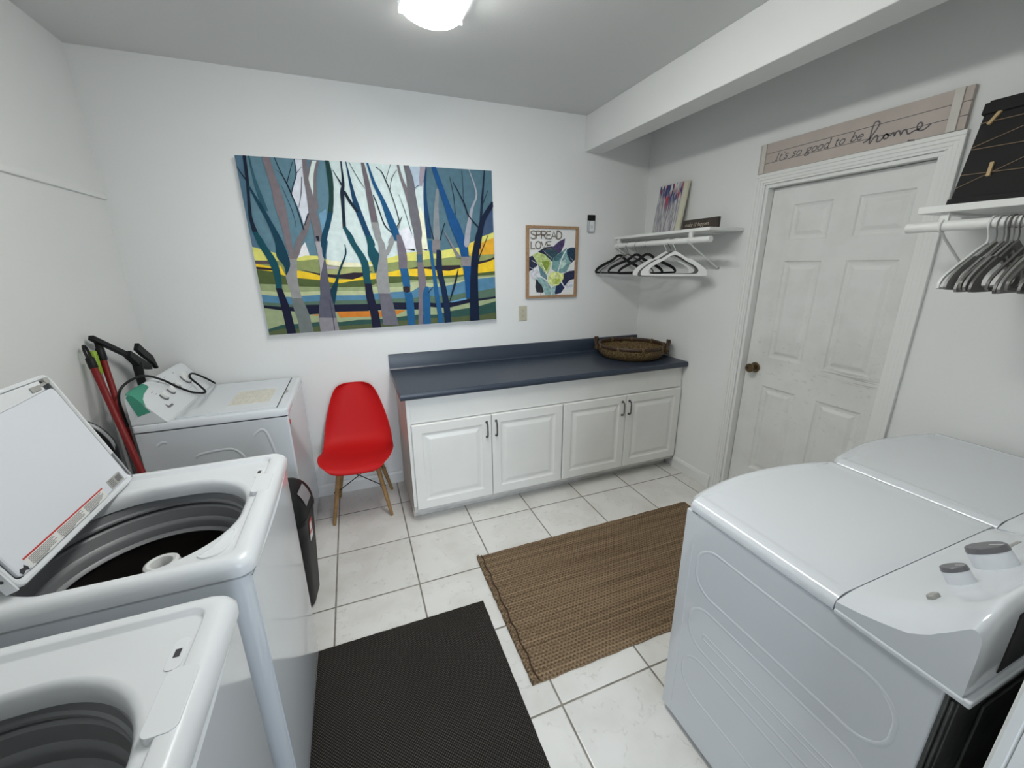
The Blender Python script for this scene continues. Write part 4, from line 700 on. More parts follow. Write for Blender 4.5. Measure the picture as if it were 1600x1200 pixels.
        for k in range(9):
            a = math.radians(200-k*27.5); e = u*math.cos(a)+v*math.sin(a); w = v*math.cos(a)-u*math.sin(a)
            b.add([c0+e*r*1.12+w*.0008, c0+e*r*1.28+w*.0008, c0+e*r*1.28-w*.0008, c0+e*r*1.12-w*.0008], [(0,1,2,3)])
        b.build('dial_marks', M['sticker_grey'], con, smooth=False, recalc=False)
    dial(.205, -.545, .0235, .034, M['dial_grey']); dial(.338, -.548, .037, .044, M['dial_grey'])
    for x, yy in ((.095, -.548),):
        c, n = on_face(x, yy); u = Vector((1,0,0)); v = n.cross(u); b = MB(); rr = rrect(0, 0, .014, .007, .006, 24); b.loft([[c+n*d+u*p*s+v*q*s for p, q in rr] for d, s in ((-.002, 1), (.006, 1), (.008, .85))]); b.build('push_button', M['sticker_grey'], con, angle=.6)
    c, n = on_face(.52, -.515); u = Vector((1,0,0)); v = n.cross(u); b = MB(); rr = rrect(0, 0, .035, .005, .0045, 20); b.loft([[c+n*d+u*p+v*q for p, q in rr] for d in (-.001, .0008)]); b.build('logo_plate', M['sticker_grey'], con, smooth=False)
    return t
d1 = make_dryer('white dryer nearest the camera with grey-banded dials on its console', (-1.402, -2.083, 0))
d2 = dup(d1, (-.708, -2.083, 0), label='white dryer standing between the near dryer and the right-hand wall')

# ------------------------------------------------------------ corner washer with taped console
t = thing('washing_machine', 'older white washer in the far corner with green tape and round dials', 'washing machine', (-2.703, -.70, 0), 0, None)
XB, YB = -.632, .665      # rear (towards left wall), far side
b = MB(); b.box(XB, 0, 0, YB, .026, .872); body = b.build('cabinet', M['enamel'], t, smooth=False, bevel=.006)
for fx in (-.05, -.59):
    for fy in (.05, .61):
        f = MB(); f.lathe([(.016, .002), (.018, .006), (.018, .018), (.010, .020), (.010, .03)], (fx, fy, 0), 14, cap0=True, cap1=True); f.build('foot', M['black'], t)
b = MB(); b.loft([[(x, y, z) for x, y in rrect(XB/2, YB/2, -XB/2+e, YB/2+e, .014, 40)] for e, z in ((0, .876), (.004, .879), (.004, .908), (-.004, .9145), (-.012, .916))]); top = b.build('top_panel', M['enamel'], t, angle=.9)
b = MB(); b.box(XB+.004, -.004, .004, YB-.004, .871, .877); b.build('top_seam', M['seam'], t, smooth=False)
b = MB(); b.box(-.475, -.050, .030, YB-.030, .9155, .9205); lid = b.build('lid', M['enamel'], t, smooth=False, bevel=.002)
b = MB(); b.box(-.050, -.0465, .028, YB-.028, .9150, .9185); b.box(-.478, -.475, .028, YB-.028, .915, .9175); b.build('lid_gap', M['seam'], lid, smooth=False)
b = MB(); b.prism([(-.050, .20+.13*k/10) if False else (-.0495+.020*math.sin(PI*k/10), .27+.11*k/10) for k in range(11)], lambda u, v, d: (u, v, d), .9155, .9172); b.build('finger_notch', M['sticker_grey'], lid, smooth=False)
b = MB(); b.box(-.290, -.100, .14, .40, .9203, .9211); pp = b.build('instruction_sheet', M['paper'], lid, smooth=False)
b = MB()
for k in range(6):
    for j in range(3):
        if random.random() < .85: b.add([(-.275+.030*k, .16+.08*j, .9213), (-.270+.030*k, .16+.08*j, .9213), (-.270+.030*k, .20+.08*j+.02*random.random(), .9213), (-.275+.030*k, .20+.08*j+.02*random.random(), .9213)], [(0,1,2,3)])
b.build('faded_print', M['sign_batten'] if False else M['cab_side'], pp, smooth=False, recalc=False)
# side ribs facing the camera
b = MB()
def ridge(pts, w=.005, h=.003):
    P = spline(pts, 5); rings = []
    for i, c in enumerate(P):
        tt = (P[min(i+1, len(P)-1)]-P[max(i-1, 0)]).normalized(); nn = Vector((-tt.y, tt.x))
        rings.append([((c+nn*w*2).x, .001, (c+nn*w*2).y), ((c+nn*w).x, -.0012, (c+nn*w).y), (c.x, -h, c.y), ((c-nn*w).x, -.0012, (c-nn*w).y), ((c-nn*w*2).x, .001, (c-nn*w*2).y)])
    b.loft(rings, False, False, closed=False)
for o_ in (0, -.24, -.48): ridge([(-.42, .715+o_), (-.40, .730+o_), (-.30, .738+o_), (-.255, .725+o_), (-.225, .68+o_), (-.20, .60+o_)])
ridge([(-.165, .79), (-.135, .815), (-.11, .80), (-.09, .70), (-.075, .60)]); ridge([(-.56, .80), (-.54, .815), (-.52, .812)])
b.build('side_ribs', M['enamel'], body, angle=1.2)
# console: sloped face towards the room
prof = [(-.497, .916), (-.505, .925), (-.600, 1.066), (-.612, 1.074), (-.624, 1.070), (-.630, 1.05), (-.631, .916)]
def csec(y, k): return [(x if z < .93 else -.631+(x+.631)*(.55+.45*k), y, .916+(z-.916)*(.25+.75*k)) for x, z in prof]
ENDS = ((.0, .90), (.008, .95), (.025, .985), (.06, 1), (.60, 1), (.64, .97), (.656, .93), (.663, .88))
b = MB(); b.loft([csec(y, k) for y, k in ENDS]); con = b.build('control_console', M['enamel_matte'], t, angle=.7)
cn = Vector((.830, 0, .558)).normalized(); cu = Vector((0, 1, 0)); cv = cn.cross(cu) 
if cv.z < 0: cv = -cv
def cf(y, s, d=0.): return Vector((-.505, 0, .925))+(Vector((-.600, 0, 1.066))-Vector((-.505, 0, .925)))*s+Vector((0, y, 0))+cn*d
for y, s, r in ((.175, .52, .021), (.270, .54, .021), (.365, .58, .018), (.50, .60, .034)):
    b = MB(); b.loft([[cf(y, s, d)+(cu*math.cos(2*PI*k/32)+cv*math.sin(2*PI*k/32))*r*q for k in range(32)] for d, q in ((0, 1.0), (.014, .95), (.017, .88))]); dl = b.build('dial', M['hanger_white'], con, angle=.6)
    b = MB(); b.tube([cf(y, s, .002)+(cu*math.cos(math.radians(150+6*k))+cv*math.sin(math.radians(150+6*k)))*r*1.08 for k in range(31)], .0042, 8); b.build('dial_shadow', M['sticker_text'], dl)  # dark arc modelled along the dial's lower edge as its shadow crescent
b = MB()
for y, s in ((.12, .75), (.13, .66), (.25, .9), (.33, .92), (.44, .9), (.57, .55), (.57, .7), (.45, .25)):
    b.add([cf(y, s, .0006), cf(y+.022, s, .0006), cf(y+.022, s+.02, .0006), cf(y, s+.02, .0006)], [(0,1,2,3)])
b.build('dial_marks', M['sticker_grey'], con, smooth=False, recalc=False)
b = MB(); b.add([cf(y, s, .0012) for y, s in ((.110, .20), (.128, .17), (.172, .17), (.172, .23), (.132, .23), (.118, .32))], [(0,1,2,3,4,5)]); b.build('logo_mark', M['sticker_text'], con, smooth=False, recalc=False)
# green tape wrapping the near corner of the console
b = MB(); tp = []
for y0_, k0, f in ((-.0014, .90, .42), (.007, .95, .36), (.025, .985, .26), (.06, 1, .18), (.11, 1, .12), (.150, 1, .08)):
    P5 = [Vector(v) for v in csec(y0_, k0)][1:6]; tp.append([v+Vector((.0012, -.0004, .0014)) for v in (P5[1]+(P5[0]-P5[1])*f, P5[1], P5[2], P5[3])])
b.loft(tp, False, False, closed=False)
b.add([(x+2.703, -.0015, z) for x, z in ((-3.252, .972), (-3.302, .956), (-3.326, 1.050), (-3.316, 1.061), (-3.300, 1.054), (-3.285, 1.032))], [(0,1,2,3,4,5)])
b.build('green_tape', M['teal'], con, recalc=False, angle=.5)
b = MB(); b.box(-.0008, .003, .02, .03, .82, .845); b.build('door_sticker', M['sticker_red'], body, smooth=False)
# ------------------------------------------------------------ broom and mop handles in the left corner
def pole(name, label, cat, top, foot, parts, head=None):
    """parts: (from fraction, to fraction, radius, material, part name), fraction 0 at top"""
    a, f = Vector(top), Vector(foot); t = thing(name, label, cat, tuple(f), 0, 'handles leaning in the left corner')
    d = (f-a)
    for s0, s1, r, m, nm in parts:
        b = MB(); p0 = a+d*s0-f; p1 = a+d*s1-f
        n = d.normalized()
        b.tube([p0, p0+n*r*.4, p1-n*r*.4, p1], [r*.8, r, r, r*.8], 14); b.build(nm, M[m], t)
    return t, a-f, d
t, a, d = pole('broom', 'red broom handle with a black hanging-loop tip, leftmost of the corner handles', 'broom', (-3.462, -.600, 1.285), (-3.128, -1.0, .055), [(.075, 1., .0135, 'red_pole', 'handle'), (.045, .085, .016, 'black', 'grip')])
n = d.normalized(); side = n.cross(Vector((1,0,0))).normalized()
b = MB(); base = a+d*.05; loop = [base+n*.0+side*.013, base-n*.03+side*.015, base-n*.055+side*.009, base-n*.062, base-n*.055-side*.009, base-n*.03-side*.015, base-side*.013]
b.tube(spline(loop, 5), .0052, 8); b.build('hanging_loop', M['black'], t)
b = MB(); b.box(-.07, .07, -.022, .022, -.012, .012); b.build('broom_head', M['black'], t, smooth=False, bevel=.005)
b = MB(); b.box(-.066, .066, -.018, .018, -.0545, -.012); b.build('bristles', M['matte_black'], t, smooth=False)
t, a, d = pole('broom', 'red handle with a stepped black top cap, standing behind the looped broom', 'broom', (-3.462, -.492, 1.290), (-3.244, -.90, .02), [(.072, 1., .0125, 'red_pole', 'handle'), (.028, .075, .0165, 'black', 'collar'), (.0, .032, .0125, 'black', 'cap')])
b = MB(); b.box(-.03, .03, -.03, .03, -.019, .03); b.build('socket', M['black'], t, smooth=False, bevel=.006)
t, a, d = pole('mop', 'thin silver mop handle with a lime green grip between the red handles', 'mop', (-3.466, -.540, 1.245), (-3.309, -.835, .02), [(.08, 1., .0085, 'wire', 'handle'), (.0, .085, .0135, 'lime', 'grip')])
n = d.normalized(); side = n.cross(Vector((1,0,0))).normalized()
b = MB(); b.tube([a+d*.012+Vector((.0145,0,0)), a+d*.014+Vector((.0125,0,0))], .004, 10); b.build('hanging_hole', M['seam'], t)
b = MB(); b.box(-.02, .02, -.02, .02, -.019, .0); b.build('mop_socket', M['black'], t, smooth=False, bevel=.004)
# vacuum cleaner in the gap behind the open lid
t = thing('vacuum_cleaner', 'black vacuum cleaner with a thick curved handle behind the raised washer lid', 'vacuum cleaner', (-3.33, -1.04, 0))
b = MB(); b.loft([[(x, y, z) for x, y in rrect(0, 0, hx, hy, .03, 32)] for z, hx, hy in ((.001, .085, .085), (.05, .09, .09), (.11, .08, .09), (.13, .06, .07))]); b.build('floor_head', M['black'], t)
b = MB(); b.loft([[(x+dx, y, z) for x, y in rrect(0, 0, hx, hy, .03, 32)] for z, hx, hy, dx in ((.12, .05, .06, 0), (.25, .065, .085, 0), (.60, .065, .085, -.005), (.74, .05, .07, -.01), (.80, .03, .05, -.015))]); b.build('body', M['black'], t)
b = MB(); pts = [(-.03, -.02, .78), (-.075, .0, .90), (-.07, .0, 1.01), (-.02, .0, 1.055), (.035, .0, 1.03), (.070, .0, .965), (.070, .0, .89), (.045, .0, .82), (.0, .0, .77)]
b.tube(spline(pts, 6), .016, 12); b.build('handle', M['black'], t)
b = MB(); pts = [(-.060, -.004, 1.030), (-.02, -.004, 1.062), (.038, -.004, 1.036), (.075, -.004, .968), (.075, -.004, .90)]
b.tube(spline(pts, 6), .010, 10); b.build('handle_pad', M['grey_plastic'], bpy.data.objects['handle.00%d' % 3] if False else t)
# jointed black tool behind the corner washer, with its cord
t = thing('floor_steamer', 'black jointed floor tool standing behind the corner washer console', 'floor tool', (-3.415, -.315, 0))
b = MB(); b.loft([[(x, y, z) for x, y in rrect(0, 0, .04, .12, .02, 24)] for z in (.001, .03)]); b.build('foot', M['black'], t, bevel=.004)
b = MB(); b.tube([(0, 0, .02), (0, 0, .9), (0, .004, 1.06), (0, .012, 1.135)], [.018, .018, .019, .022], 12); b.build('pole', M['black'], t)
def bar(pts, w, th, nm):
    P = [Vector(p) for p in pts]; b = MB(); rings = []
    for i, p in enumerate(P):
        tt = (P[min(i+1, len(P)-1)]-P[max(i-1, 0)]).normalized(); nn = Vector((0, -tt.z, tt.y)); ww = w[i]
        rings.append([p+nn*ww+Vector((th,0,0)), p+nn*ww-Vector((th,0,0)), p-nn*ww-Vector((th,0,0)), p-nn*ww+Vector((th,0,0))])
    b.loft(rings); return b.build(nm, M['black'], t, smooth=False, bevel=.003)
bar([(-.040, -.232, 1.308), (.0, -.04, 1.180)], [.012, .013], .010, 'upper_arm')
bar([(.0, -.060, 1.196), (.004, .02, 1.130), (.006, .115, 1.085)], [.017, .027, .012], .014, 'joint')
bar([(.0, .045, 1.215), (.004, .085, 1.175), (.006, .150, 1.125), (.008, .185, 1.065)], [.022, .022, .021, .006], .010, 'folded_arm')
b = MB(); pts = [(-3.368, -.655, .90), (-3.366, -.672, 1.02), (-3.350, -.665, 1.085), (-3.325, -.60, 1.112), (-3.300, -.53, 1.107), (-3.275, -.44, 1.060), (-3.250, -.36, .998), (-3.212, -.290, .943), (-3.170, -.247, .926), (-3.190, -.235, .960), (-3.238, -.205, 1.010), (-3.240, -.150, 1.020), (-3.205, -.090, .975), (-3.168, -.058, .927)]
o = b.tube(spline(pts, 7), .0055, 8).build('power_cord', M['black']); tag(o, 'black power cord draped over the control console of the corner washer', 'cord')

# ------------------------------------------------------------ black pedal-less bin with domed swing lid
t = thing('trash_can', 'tall slim black trash can with a domed lid beside the washer', 'trash can', (-2.752, -1.000, 0), math.radians(-6))
b = MB(); b.loft([[(x, y, z) for x, y in rrect(0, 0, hx, hy, .06, 48)] for z, hx, hy in ((.0, .088, .100), (.012, .096, .108), (.40, .118, .128), (.475, .123, .133), (.480, .128, .138), (.50, .128, .138))]); b.build('bin_body', M['black'], t, angle=.9)
b = MB(); rings = []
for a in range(0, 95, 10):
    z = .50+.155*math.sin(math.radians(a)); s = max(.06, math.cos(math.radians(a))**.75); rings.append([(x, y, z) for x, y in rrect(0, 0, .127*s, .137*s, .062*s, 48)])
b.loft(rings); dome = b.build('domed_lid', M['black'], t, angle=1.2)
b = MB(); rows = []
for i in range(7):
    z = .545+.07*i/6; row = []
    a = math.asin(min(1, (z-.50)/.155)); s = math.cos(a)**.75+.012
    for j in range(9):
        y = -.055+.10*j/8; row.append((.127*s+.002 if abs(y) < .075*s else .12*s, y*1.0, z))
    rows.append(row)
b.loft(rows, False, False, closed=False); b.build('flap_inset', M['grey_plastic'], dome, recalc=False)
b = MB(); 
def bs(z): return .097+(.118-.097)*(z-.012)/.388+.0022
q = lambda y0, y1, z0, z1, mi, e=0: b.add([(bs(z0)+e, y0, z0), (bs(z0)+e, y1, z0), (bs(z1)+e, y1, z1), (bs(z1)+e, y0, z1)], [(0,1,2,3)], mi)
q(-.045, .01, .385, .455, 1); q(-.045, .01, .350, .385, 0); q(-.038, -.005, .400, .440, 0, .0006)
b.build('red_sticker', [M['sticker_white'], M['sticker_red']], t, smooth=False, recalc=False)

# ------------------------------------------------------------ red shell chair
t = thing('shell_chair', 'red moulded plastic shell chair on wooden dowel legs beside the cabinet', 'chair', (-2.402, -.262, 0), math.radians(-5))
prof = [(-.262, .392, .105), (-.276, .404, .150), (-.272, .424, .182), (-.240, .440, .212), (-.15, .440, .232), (-.05, .428, .236), (.04, .424, .234), (.10, .440, .230), (.142, .478, .226), (.165, .535, .218), (.180, .600, .205), (.194, .670, .186), (.207, .740, .163), (.217, .795, .138), (.222, .826, .112), (.222, .840, .082)]
P = spline([Vector(p) for p in prof], 3); rings = []; NU = 22
for i, p in enumerate(P):
    y, z, w = p; k = i/(len(P)-1); row = []
    seat = max(0., min(1., (.10-y)/.2)) if z < .46 else 0.; back = max(0., min(1., (z-.46)/.1))
    lip = min(1., i/6.)
    for j in range(NU+1):
        u = -1+2*j/NU; e = abs(u)**3.2
        lift = (.030*e-.012*(1-u*u))*lip
        row.append((u*w*(1-.03*e), y-lift*(1.-seat)*1.1*(1 if back > 0 or seat < 1 else 0), z+lift*max(seat, .35 if back < .5 else 0)))
    rings.append(row)
b = MB(); b.loft(rings, False, False, closed=False); b.build('shell', M['red_shell'], t, solid=.006, subsurf=1, bevel=0, angle=3)
legs = {}
for sx, sy, fx, fy, tx_, ty_ in ((-1, -1, -.180, -.172, -.110, -.115), (1, -1, .180, -.165, .110, -.115), (-1, 1, -.182, .178, -.105, .060), (1, 1, .182, .178, .105, .060)):
    b = MB(); p0 = Vector((fx, fy, .0)); p1 = Vector((tx_, ty_, .395)); b.tube([p0, p0+(p1-p0)*.03, p0+(p1-p0)*.5, p1], [.0085, .0105, .014, .0155], 16); b.build('leg', M['beech'], t); legs[(sx, sy)] = (p0, p1)
b = MB()
def at(k, s): return legs[k][0]+(legs[k][1]-legs[k][0])*s
for A, B_ in (((-1,-1), (1,-1)), ((-1,1), (1,1)), ((-1,-1), (-1,1)), ((1,-1), (1,1))): b.tube([at(A, .55), at(B_, .97)], .0032, 8); b.tube([at(B_, .55), at(A, .97)], .0032, 8)
for y in (-.11, .058): b.tube([(-.12, y, .400), (.12, y, .400)], .005, 8)
for x in (-.10, .10): b.tube([(x, -.12, .404), (x, .07, .404)], .005, 8)
b.build('wire_brace', M['black'], t)
b = MB()
for k in legs:
    for s in (.55, .93): p = at(k, s); b.tube([p+Vector((-.018, 0, 0)), p+Vector((.018, 0, 0))], .0045, 8)
b.build('leg_bolts', M['black'], t)

# ------------------------------------------------------------ rugs
def rug(name, m, x0, x1, y0, y1, th, wav, label, cat, nx=60, ny=36, edge=.008, puff=0.):
    b = MB(); pts = []
    ph = [random.random()*9 for _ in range(8)]
    def P_(i, j, z):
        x = x0+(x1-x0)*i/nx; y = y0+(y1-y0)*j/ny
        ex = wav*(math.sin(j*1.7+ph[0])+.6*math.sin(j*3.9+ph[1]))*(abs(2*i/nx-1)**12); ey = wav*(math.sin(i*1.1+ph[2])+.5*math.sin(i*2.7+ph[3]))*(abs(2*j/ny-1)**12)
        return (x+ex, y+ey, z)
    def h(i, j):
        d = min(i, nx-i, j, ny-j); return th*(.55 if d == 0 else 1.)+puff*(math.sin(i*.37+ph[4])*math.sin(j*.41+ph[5])+.5*math.sin(i*.9+ph[6]))*(1 if d else 0)
    vs = [P_(i, j, h(i, j)) for j in range(ny+1) for i in range(nx+1)]; W_ = nx+1
    fs = [(j*W_+i, j*W_+i+1, (j+1)*W_+i+1, (j+1)*W_+i) for j in range(ny) for i in range(nx)]
    bd = [i for i in range(W_)]+[(j+1)*W_-1 for j in range(1, ny+1)]+[ny*W_+i for i in range(nx-1, -1, -1)]+[j*W_ for j in range(ny-1, 0, -1)]
    base = len(vs); vs += [(vs[k][0], vs[k][1], .0008) for k in bd]; n = len(bd)
    fs += [(bd[k], bd[(k+1) % n], base+(k+1) % n, base+k) for k in range(n)]+[tuple(base+k for k in range(n-1, -1, -1))]
    b.add(vs, fs); o = b.build(name, m, angle=1.); tag(o, label, cat); return o
r = rug('jute_rug', M['jute'], -1.828, -.310, -1.843, -1.053, .011, .0016, 'brown braided jute rug lying on the tiles in front of the dryers', 'rug', puff=.0008)
b = MB(); random.seed(3)
b.tube([(-1.800+.004*math.sin(k*1.3), -1.058-.780*k/30, .0125+.001*math.sin(k*2.1)) for k in range(31)], .0035, 6); b.build('hem_stitch', M['rattan'], r)
b = MB(); b.tube([(-1.820+.003*math.sin(k*1.9), -1.056-.784*k/40, .011+.0015*math.sin(k*2.7)) for k in range(41)], [.009+.0012*math.sin(k*1.7) for k in range(41)], 8); b.build('rolled_hem', M['jute'], r)
rug('floor_mat', M['weave'], -2.645, -1.885, -2.56, -1.362, .007, .0006, 'dark charcoal woven floor mat lying between the washers and dryers', 'mat')

# ------------------------------------------------------------ wicker tray on the worktop
t = thing('wicker_basket', 'round wicker tray basket with looped handles on the blue worktop', 'basket', (-.280, -.300, .8965), math.radians(-40))
b = MB(); b.lathe([(.02, .006), (.19, .006), (.215, .012), (.236, .030), (.250, .058), (.256, .082), (.262, .082), (.258, .055), (.243, .024), (.222, .004), (.19, .0), (.02, .0)], n=72); b.build('basket_body', M['wicker'], t, angle=1)
b = MB(); b.lathe([(.256, .078), (.262, .082), (.264, .102), (.258, .109), (.250, .107), (.246, .095), (.248, .080), (.256, .078)], n=72); rim = b.build('rim_band', M['rattan'], t, angle=1)
b = MB()
for k in range(9):
    a = 2*PI*(k+.3)/9; c = Vector((.257*math.cos(a), .257*math.sin(a), .092)); rr = Vector((math.cos(a), math.sin(a), 0)); tt = Vector((-math.sin(a), math.cos(a), 0))
    for s in (-1, 0, 1): b.tube([c+tt*s*.007+rr*.011*math.cos(q)+Vector((0, 0, .019*math.sin(q))) for q in [2*PI*i/12 for i in range(12)]], .0036, 5, closed=True)
b.build('rim_binding', M['wicker'], rim)
for s in (-1, 1):
    b = MB()
    for dr, rr_ in ((0, .0085), (.016, .007)):
        pts = [(s*(.262+dr*.2), -.048, .045), (s*(.270+dr*.3), -.050, .085), (s*(.272+dr), -.034, .128), (s*(.270+dr), 0, .142), (s*(.272+dr), .034, .128), (s*(.270+dr*.3), .050, .085), (s*(.262+dr*.2), .048, .045)]
        b.tube(spline(pts, 5), rr_, 8)
    b.build('handle', M['rattan'], t)
    h = [o for o in t.children if o.name.startswith('handle')][-1]
    b = MB()
    for yy in (-.048, .048):
        for k in range(4): b.tube([(s*.268+.0135*math.cos(q), yy+.012*math.sin(q), .058+.011*k) for q in [2*PI*i/12 for i in range(12)]], .0032, 5, closed=True)
    b.build('handle_binding', M['wicker'], h)

# ------------------------------------------------------------ wall shelves with hanging rods
def shelf(label, y_far, y_near, top, brk, rod_far, rod_near, dep=.285, rz_=1.752, th=.019):
    t = thing('wall_shelf', label, 'shelf', (0, (y_far+y_near)/2, top)); yo = (y_far+y_near)/2
    b = MB(); b.box(-dep, -.0015, y_near-yo, y_far-yo, -th, 0); b.build('shelf_board', M['white_paint'], t, smooth=False, bevel=.0015)
    b = MB(); b.tube([(-.272, rod_near-yo, rz_-top), (-.272, rod_far-yo, rz_-top)], .0185, 20); b.build('hanging_rod', M['white_paint'], t)
    for y in brk:
        b = MB(); y -= yo
        b.box(-dep+.02, -.0015, y-.008, y+.008, -th-.008, -th)
        b.box(-.288, -.256, y-.012, y+.012, rz_-top-.0, -th-.001) if False else b.box(-.279, -.265, y-.013, y+.013, rz_-top+.012, -th)
        b.tube([(-.272+0.0210*math.cos(q), y+dy, rz_-top+0.0210*math.sin(q)) for dy in (0,) for q in [2*PI*i/20 for i in range(20)]], .0045, 6, closed=True)
        b.box(-.2915, -.2525, y-.012, y+.012, rz_-top-.004, rz_-top+.004) if False else None
        b.tube([(-.268, y, rz_-top-.018), (-.24, y, rz_-top-.04), (-.008, y, -.243)], .0048, 8)
        b.build('bracket', M['white_paint'], t, smooth=True, bevel=.001, angle=.5)
        b = MB(); b.tube([(-.0005, y, -.243), (-.010, y, -.243)], .006, 10); b.build('screw', M['wire'], t)
    return t
sa = shelf('white wall shelf in the back corner above the blue worktop', -.002, -.958, 1.822, (-.035, -.802), -.003, -.965)
sb = shelf('white wall shelf on the right-hand wall above the dryers', -1.958, -2.80, 1.806, (-2.030, -2.62), -1.925, -2.79, dep=.300, rz_=1.735, th=.024)

# leaning drip painting on the far shelf
t = thing('drip_painting', 'small canvas of blue and red paint drips leaning on the far shelf', 'painting', (-.073, -.198, 1.8225))
# canvas frame: u along -y, v up the lean
lean = math.atan2(.055, .36); UX = Vector((0, -1, 0)); VX = Vector((math.sin(lean), 0, math.cos(lean))); NX = Vector((-math.cos(lean), 0, math.sin(lean)))
b = MB(); w_, h_ = .285, .352
b.add([(u, v, n) for n in (0, .016) for u, v in ((0,0),(w_,0),(w_,h_),(0,h_))], [(0,3,2,1),(4,5,6,7),(0,1,5,4),(1,2,6,5),(2,3,7,6),(3,0,4,7)])
o = b.build('canvas', M['drip'], t, smooth=False); o.matrix_local = Matrix(((UX.x, VX.x, NX.x, 0), (UX.y, VX.y, NX.y, 0), (UX.z, VX.z, NX.z, .0012+0), (0,0,0,1)))
# "make it happen" block
t = thing('word_block', 'small dark wooden block sign reading make it happen on the far shelf', 'sign', (-.165, -.605, 1.8225), math.radians(3))
b = MB(); b.box(-.0, .018, -.285, 0, 0, .068); b.build('block', M['dark_wood'], t, smooth=False, bevel=.001)
b = MB(); fn = lambda u, v, d: (-d, -u, v)
u = lettering(b, 'make', .020, .026, .014, .0022, fn, .0012, slant=.35, track=1.35); u = lettering(b, 'it', u+.010, .026, .016, .0022, fn, .0012, slant=.35, track=1.4); lettering(b, 'happen', u+.010, .026, .014, .0022, fn, .0012, slant=.35, track=1.35)
b.build('lettering', M['pale_ink'], t, smooth=False, recalc=False)

# ------------------------------------------------------------ "It's so good to be home" board over the door
t = thing('wall_sign', 'long whitewashed plank sign over the door reading It\'s so good to be home', 'sign', (0, -1.010, 2.1085))
b = MB()
for z0, z1 in ((0, .0485), (.0505, .0985), (.1005, .1525)): b.box(-.020, -.0015, -.893, 0, z0, z1)
b.build('planks', M['sign_wood'], t, smooth=False, bevel=.0006)
b = MB(); b.box(-.018, -.003, -.889, -.004, .0480, .0510); b.box(-.018, -.003, -.889, -.004, .0980, .101); b.build('plank_gaps', M['seam'], t, smooth=False)
for y0, y1, m in ((-.868, -.838, 'sign_batten'), (-.040, -.014, 'sign_batten')):
    b = MB(); b.box(-.027, -.0195, y0, y1, 0, .1525); b.build('batten', M[m], t, smooth=False, bevel=.001)
b = MB(); fn = lambda u, v, d: (-d, -u, v)
T0 = "It's so good to be"; u = .100
lettering(b, T0, u, .0545, .0225, .0046, fn, .0206, slant=.22, track=1.63)
b.build('lettering', M['sign_ink'], t, smooth=False, recalc=False); b = MB()
for ln in HOME:
    L = spline([(-(y+1.010), z-2.1085) for y, z in ln], 6) if len(ln) > 2 else [(-(y+1.010), z-2.1085) for y, z in ln]
    ribbon(b, L, .0062, fn, .0207)
b.build('script_lettering', M['sign_ink'], t, smooth=False, recalc=False)

# ------------------------------------------------------------ black photo board with strings and pegs
t = thing('photo_board', 'black wooden photo board strung with twine on the right-hand shelf', 'photo board', (-.128, -1.965, 1.8065))
lean = math.atan2(.085, .37); BX = lambda u, v, n: (v*math.sin(lean)-n*math.cos(lean), -u, v*math.cos(lean)+n*math.sin(lean))
def bbox(b, u0, u1, v0, v1, n0, n1): b.add([BX(u, v, n) for n in (n0, n1) for u, v in ((u0,v0),(u1,v0),(u1,v1),(u0,v1))], [(0,3,2,1),(4,5,6,7),(0,1,5,4),(1,2,6,5),(2,3,7,6),(3,0,4,7)])
b = MB(); bbox(b, .006, .55, .003, .372, 0, .010); bd = b.build('board', M['matte_black'], t, smooth=False)
b = MB(); bbox(b, .0, .556, .0015, .030, -.001, .020); b.build('rail', M['matte_black'], t, smooth=False, bevel=.001)
b = MB(); bbox(b, .0, .556, .330, .368, -.001, .020); bbox(b, .010, .546, .366, .376, 0, .016); b.build('rail', M['matte_black'], t, smooth=False, bevel=.001)
for pts in ([(.006, .300), (.55, .305)], [(.008, .208), (.55, .198)], [(.008, .118), (.55, .100)], [(.008, .215), (.28, .320), (.55, .21)], [(.008, .070), (.28, .215), (.55, .07)]):
    b = MB(); b.tube([BX(u, v, .0135) for u, v in pts], .0014, 6); b.build('twine', M['twine'], t)
for u, v, a in ((.040, .312, -.45), (.085, .125, .05)):
    b = MB(); c = Vector((math.cos(a), math.sin(a))); s = Vector((-math.sin(a), math.cos(a)))
    def pb(p, q, n): w = c*p+s*q; return BX(u+w.x, v+w.y, n)
    for n0, n1 in ((.0150, .0185), (.0095, .0120)): b.add([pb(p, q, n) for n in (n0, n1) for p, q in ((-.005, -.024), (.005, -.024), (.005, .024), (-.005, .024))], [(0,3,2,1),(4,5,6,7),(0,1,5,4),(1,2,6,5),(2,3,7,6),(3,0,4,7)])
    b.add([pb(p, q, n) for n in (.012, .015) for p, q in ((-.004, -.003), (.004, -.003), (.004, .003), (-.004, .003))], [(0,3,2,1),(4,5,6,7),(0,1,5,4),(1,2,6,5),(2,3,7,6),(3,0,4,7)])
    o = b.build('clothes_peg', M['peg'], None, smooth=False); o.location = t.location
    tag(o, 'tilted wooden clothes peg on the top string of the black photo board' if a < 0 else 'upright wooden clothes peg on the lowest string of the black photo board', 'clothes peg', 'wooden pegs on the photo board')

